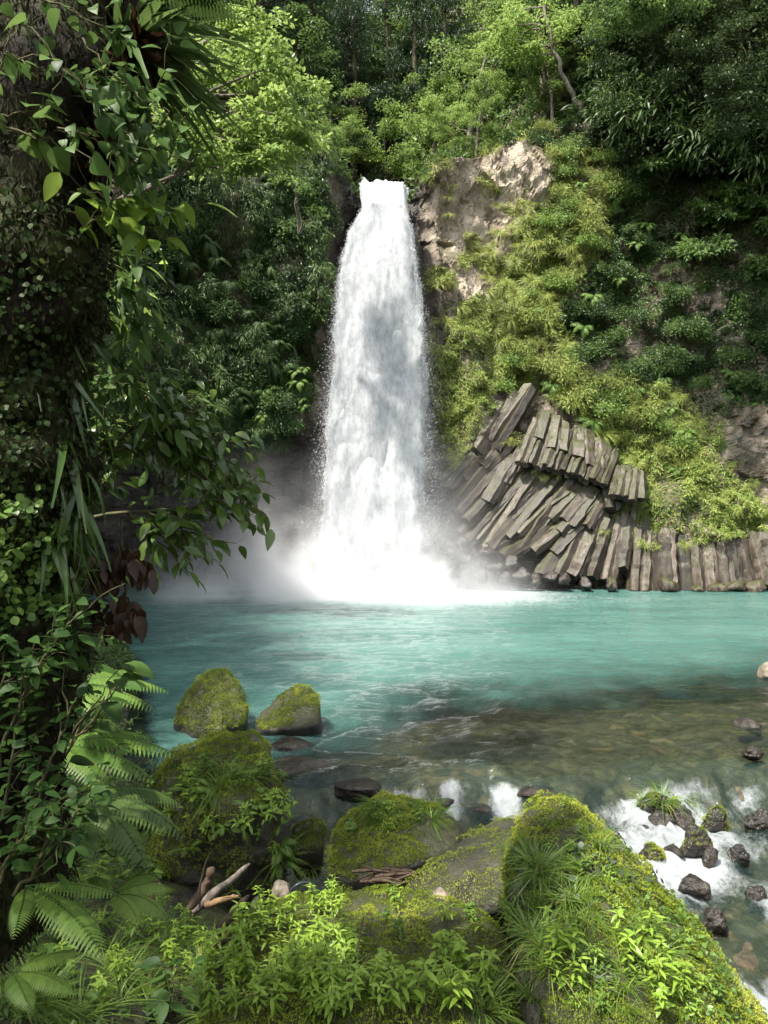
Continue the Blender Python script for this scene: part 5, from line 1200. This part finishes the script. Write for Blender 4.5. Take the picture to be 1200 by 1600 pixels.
strew(HS, [(830, 1240), (900, 1240), (1000, 1340), (1100, 1500), (1130, 1590), (900, 1590), (880, 1450)], 60, 121, .4, .9, 'small herb rooted in the moss of the pyramid boulder', 'small herbs on the pyramid boulder', .4)
strew(TG, [(900, 1400), (1000, 1400), (1120, 1560), (1000, 1600), (900, 1560)], 26, 122, .35, .7, 'thin grass tuft low on the pyramid boulder', 'thin grass low on the pyramid boulder', .4)
strew(HB, [(990, 1500), (1080, 1510), (1090, 1600), (980, 1600)], 7, 108, .6, .95, 'leafy herb at the foot of the pyramid boulder near the right', 'herbs at the foot of the pyramid boulder')
strew(HB, [(840, 1480), (900, 1470), (910, 1560), (850, 1580)], 6, 109, .55, .85, 'dark leafy herb under the grass on the pyramid boulder', 'herbs under the grass on the pyramid boulder')
strew(TG, [(300, 1180), (400, 1190), (400, 1240), (310, 1250)], 9, 110, .7, 1.2, 'grass tuft on top of the large fern covered boulder', 'grass on the fern covered boulder', .35)
strew(HS, [(270, 1200), (440, 1200), (460, 1290), (420, 1340), (290, 1290)], 34, 111, 1.0, 1.9, 'leafy herb on the large fern covered boulder', 'herbs on the fern covered boulder', .5)
strew(FS, [(260, 1230), (440, 1230), (440, 1350), (280, 1330)], 18, 112, .7, 1.2, 'small fern on the side of the large fern covered boulder', 'small ferns on the fern covered boulder', .6)
strew(TG, [(560, 1255), (700, 1258), (700, 1285), (570, 1295)], 16, 113, .55, .95, 'grass tuft on the moss cap of the round boulder', 'grass on the round boulder', .3)
strew(HS, [(540, 1270), (660, 1265), (650, 1300), (540, 1310)], 12, 114, .7, 1.1, 'tiny herb on the moss cap of the round boulder', 'herbs on the round boulder', .3)
strew(TG, [(440, 1340), (500, 1335), (510, 1385), (440, 1380)], 6, 115, .9, 1.3, 'grass tuft in the gap between the two middle boulders', 'grass in the gap between the boulders')
strew(TG, [(0, 1330), (230, 1300), (340, 1480), (330, 1600), (0, 1600)], 75, 116, .7, 1.25, 'grass tuft on the lower left bank', 'grass on the lower left bank')
strew(HB, [(100, 1240), (260, 1240), (280, 1390), (130, 1400)], 26, 117, .7, 1.2, 'leafy herb on the bank left of the large boulder', 'herbs on the left bank')
strew(HB, [(0, 1400), (360, 1480), (360, 1600), (0, 1600)], 22, 118, .55, .95, 'leafy herb in the grass of the bottom left corner', 'herbs in the bottom left corner')
strew(FS, [(0, 1120), (220, 1130), (240, 1400), (0, 1450)], 26, 119, 1.2, 2.4, 'fern on the left bank under the trunk', 'ferns on the left bank')
strew(FS, [(120, 1230), (240, 1230), (260, 1420), (100, 1420)], 16, 123, 1.2, 2.0, 'fern on the slope between the trunk and the large boulder', 'ferns beside the large boulder')
strew(HB, [(250, 1430), (380, 1470), (380, 1560), (250, 1560)], 14, 124, .5, .9, 'leafy herb crowding the driftwood', 'herbs beside the driftwood')
strew(LB, [(0, 1480), (130, 1480), (150, 1600), (0, 1600)], 6, 120, .6, .9, 'plant with deeply lobed leaves in the bottom left corner', 'lobed plants in the corner')
TG.use(0, spot(1035, 1250)[0] if spot(1035, 1250) is not None else P(1035, 1250, 12), (.2, 0, 0), 1.6, 'bright grass on the long rock at the head of the rapids', 'grass on the rapids rock')
TG.use(1, spot(1058, 1245)[0], (.2, 0, 1), 1.7, 'bright grass on the long rock at the head of the rapids', 'grass on the rapids rock')
TG.use(2, spot(1005, 1252)[0], (.2, 0, 1), 1.3, 'bright grass on the long rock at the head of the rapids', 'grass on the rapids rock')

# big leaved plants
def big_plant(label, c, n, L, H, mat, seed, T=OVATE, tone=.5, spread=.6, dirn=None, name='broadleaf_plant'):
    r = RNG(seed); st, fo = Acc(), Acc(); 
    for k in range(n):
        a = r.uniform(0, 6.28) if dirn is None else dirn + r.uniform(-1.5, 1.5)
        e = np.array([math.cos(a) * spread * r.uniform(.2, 1), math.sin(a) * spread * r.uniform(.2, 1), H * r.uniform(.6, 1.1)])
        q = sag(np.zeros(3), e, 7, .15, r); st.tube(q, np.linspace(.007, .0025, 7), 5)
        for f in (.5, .75, 1.0, 1.0):
            p = np.array([np.interp(f, np.linspace(0, 1, 7), q[:, j]) for j in range(3)]); az = a + r.uniform(-1.3, 1.3)
            fo.leaves(T, p[None], np.array([[math.cos(az), math.sin(az), r.uniform(-.5, .15)]]), np.array([0, -.3, 1.0]) + r.normal(0, .2, 3), L * r.uniform(.65, 1.15), np.clip(tone + r.normal(0, .15), 0, 1))
    root = empty(name, c); tag(root, label, 'plant'); root['kind'] = 'thing'
    adopt(root, st.build('stem', M['stem'], root), fo.build('leaves', mat, root, True)); return root
def sp(px, py): return spot(px, py)[0]
big_plant('plant with large veined dark green leaves in front of the driftwood', sp(275, 1590), 7, .17, .33, M['big_leaf'], 131, tone=.5, spread=.26)
big_plant('plant with big grey green oval leaves under the trunk at the left edge', P(25, 1330, 3.4), 8, .13, .32, M['big_leaf'], 132, tone=.35, spread=.3)
big_plant('tall plant with pointed oval leaves on a bent stem before the arching fern', P(90, 1200, 3.9), 7, .17, .55, M['big_leaf'], 133, tone=.45, spread=.5, dirn=0.2)
big_plant('broad leaved plant hanging beside the foot of the trunk', P(50, 1110, 3.8), 8, .14, .5, M['big_leaf'], 134, tone=.4, spread=.45)
big_plant('leafy shoot leaning over the dark gap left of the driftwood', sp(225, 1420), 6, .10, .36, M['herb'], 135, LANCE, tone=.35, spread=.25)
# undergrowth on the left bank
r = RNG(141); n = 90000
x = r.uniform(-13, .2, n); y = r.uniform(2.6, 26, n); ok = bank_dist(x, y) > .05
x, y = x[ok], y[ok]; z = ground_z(x, y); dens = fbm(x * 1.1, y * 1.1, 0, 143, 3)
px, py = to_px(x, y, z); ok = (r.uniform(0, 1, len(x)) < np.clip(.55 + .5 * dens, 0, 1)) & (px > -250) & (py < 1900) & ~((px > 250) & (px < 700) & (y > 4.6) & (y < 9.6)); x, y, z, dens = x[ok], y[ok], z[ok], dens[ok]
k = len(x); A = Acc(); h = np.maximum(0, .12 + .28 * dens) * r.uniform(.1, 1.3, k) * np.interp(y, [2, 5, 10], [.8, 1.2, 2.0])
A.leaves(LANCE, np.stack([x, y, z + h], -1), unit(r.normal(0, 1, (k, 3)) * [1, 1, .35]), r.normal(0, .35, (k, 3)) + [0, 0, 1], r.uniform(.03, .085, k) * np.interp(y, [2, 6, 14, 26], [.8, 1.1, 1.7, 2.6]), np.clip(.42 + .2 * dens + r.normal(0, .17, k), 0, 1))
tag(A.build('undergrowth', M['leaf_mid'], None, True), 'low leafy undergrowth covering the left bank', 'plants', None, 'stuff')
strew(Proto([shrub_proto(151, M['leaf_mid'], 1300, .12, OVATE, .7, 'bank_shrub'), shrub_proto(152, M['leaf_dark'], 1300, .12, OVATE, .7, 'bank_shrub')]), [(-60, 960), (150, 1000), (190, 1130), (-60, 1250)], 16, 152, .5, .9, 'bushy shrub on the left bank behind the ferns', 'shrubs on the left bank')

# creepers on the pyramid boulder
PYR = next(i for i, (W_, T_) in enumerate(HOSTS) if abs(W_[:, 2].max() - 2.6) < .35 and W_[:, 0].mean() > .8 and W_[:, 1].mean() < 6)
p, nn = vis_on(*HOSTS[PYR], 1300, [(985, 1410), (1040, 1400), (1110, 1480), (1185, 1600), (1060, 1600), (1010, 1500)], 161)
creeper('creeper', 'creeper with light green rounded leaves trailing down the right flank of the pyramid boulder', p, nn, ROUND, .027, M['round_leaf'], 162, .78, .09)
p, nn = vis_on(*HOSTS[PYR], 330, [(895, 1295), (930, 1290), (1010, 1340), (1030, 1400), (960, 1390), (900, 1350)], 163)
creeper('creeper', 'dull grey green creeper leaves near the top of the pyramid boulder', p, nn, ROUND, .036, M['grey_leaf'], 164, .6, .08)
p, nn = vis_on(*HOSTS[PYR], 45, [(865, 1380), (900, 1370), (905, 1420), (870, 1425)], 165)
creeper('creeper', 'small patch of grey leaves among the grass of the pyramid boulder', p, nn, ROUND, .042, M['grey_leaf'], 166, .6, .06)
p, nn = vis_on(*HOSTS[PYR], 70, [(880, 1480), (960, 1500), (960, 1580), (930, 1590)], 167)
creeper('creeper', 'grey green leaf trail low on the face of the pyramid boulder', p, nn, ROUND, .036, M['grey_leaf'], 168, .7, .06)

# ------------------------------------------------------------------ driftwood
def stick(label, pts, rad, mat, seed, name='driftwood', group=None, sides=8, taper=.5):
    rad = rad * .8
    q = np.array([P(*a) for a in pts]); org = q[0].copy(); t = np.linspace(0, 1, len(q)); tt = np.linspace(0, 1, 12); r = RNG(seed)
    q = np.stack([np.interp(tt, t, q[:, j]) for j in range(3)], -1) - org; q[1:-1] += r.normal(0, rad * .07, (10, 3))
    A = Acc(); A.tube(q, np.linspace(rad, rad * taper, 12) * np.r_[.7, np.ones(10), .55], sides, .5, .14, seed); o = A.build(name, mat, None, True); o.location = org; tag(o, label, 'driftwood', group); o['kind'] = 'thing'; return o
stick('thick grey driftwood branch slanting up to the right', [(300, 1425, 5.6), (335, 1395, 5.7), (365, 1372, 5.9), (390, 1350, 6.0)], .045, M['driftwood_grey'], 171)
stick('brown broken branch stub standing upright beside the grey branch', [(298, 1418, 5.4), (315, 1395, 5.4), (328, 1372, 5.4), (331, 1355, 5.4)], .045, M['driftwood'], 172, taper=.8)
stick('pale split piece of wood standing at the left of the driftwood', [(232, 1420, 4.9), (240, 1395, 4.9), (246, 1374, 4.9)], .032, M['split_wood'], 173)
stick('thin dark forked twig rising from the driftwood', [(312, 1420, 5.3), (312, 1385, 5.3), (322, 1345, 5.3), (338, 1320, 5.3)], .010, M['bark'], 174)
stick('brown splintered log lying under the grey branch', [(340, 1460, 5.2), (362, 1430, 5.3), (388, 1400, 5.5)], .05, M['driftwood'], 175)
stick('short broken log with an orange torn end', [(320, 1415, 5.6), (350, 1405, 5.6), (373, 1400, 5.6)], .035, M['split_wood'], 176)
stick('dark stick lying on the moss below the driftwood', [(335, 1480, 4.9), (365, 1462, 5.0), (395, 1455, 5.1)], .022, M['driftwood'], 177)
stick('grey splinter standing between the split wood and the stub', [(252, 1435, 4.9), (262, 1415, 4.9), (272, 1400, 4.9)], .018, M['driftwood_grey'], 178)
stick('bare brown stick leaning on the mossy ledge among the herbs', [(538, 1560, 4.3), (555, 1500, 4.5), (568, 1432, 4.7)], .011, M['driftwood'], 179, 'stick')
stick('thin twig lying beside the leaning stick on the ledge', [(600, 1500, 4.9), (588, 1470, 5.0), (575, 1440, 5.1)], .008, M['bark'], 180, 'stick')
r = RNG(181)
for k in range(22):
    cx_, cy_ = r.uniform(570, 665), r.uniform(1362, 1384); a = r.uniform(-.5, .35); L = r.uniform(18, 48); Y = 6.6 + r.uniform(-.12, .25)
    stick('brown stick in the heap washed up under the round boulder', [(cx_ - L * math.cos(a), cy_ + L * math.sin(a), Y), (cx_, cy_ - 3, Y), (cx_ + L * math.cos(a), cy_ - L * math.sin(a), Y + r.uniform(-.1, .1))], r.uniform(.012, .026), M['driftwood'], 182 + k, 'stick', 'heap of sticks under the round boulder', 6)
A = Acc(); a = np.linspace(.2, 3.6, 16); A.tube(np.stack([np.cos(a) * .085, .02 * np.sin(a * 2), np.sin(a) * .085], -1), .010, 8)
o = A.build('hose', M['black_rubber']); o.location = P(472, 1396, 6.1); tag(o, 'curved black hose end sticking out by the mossy ledge', 'hose')
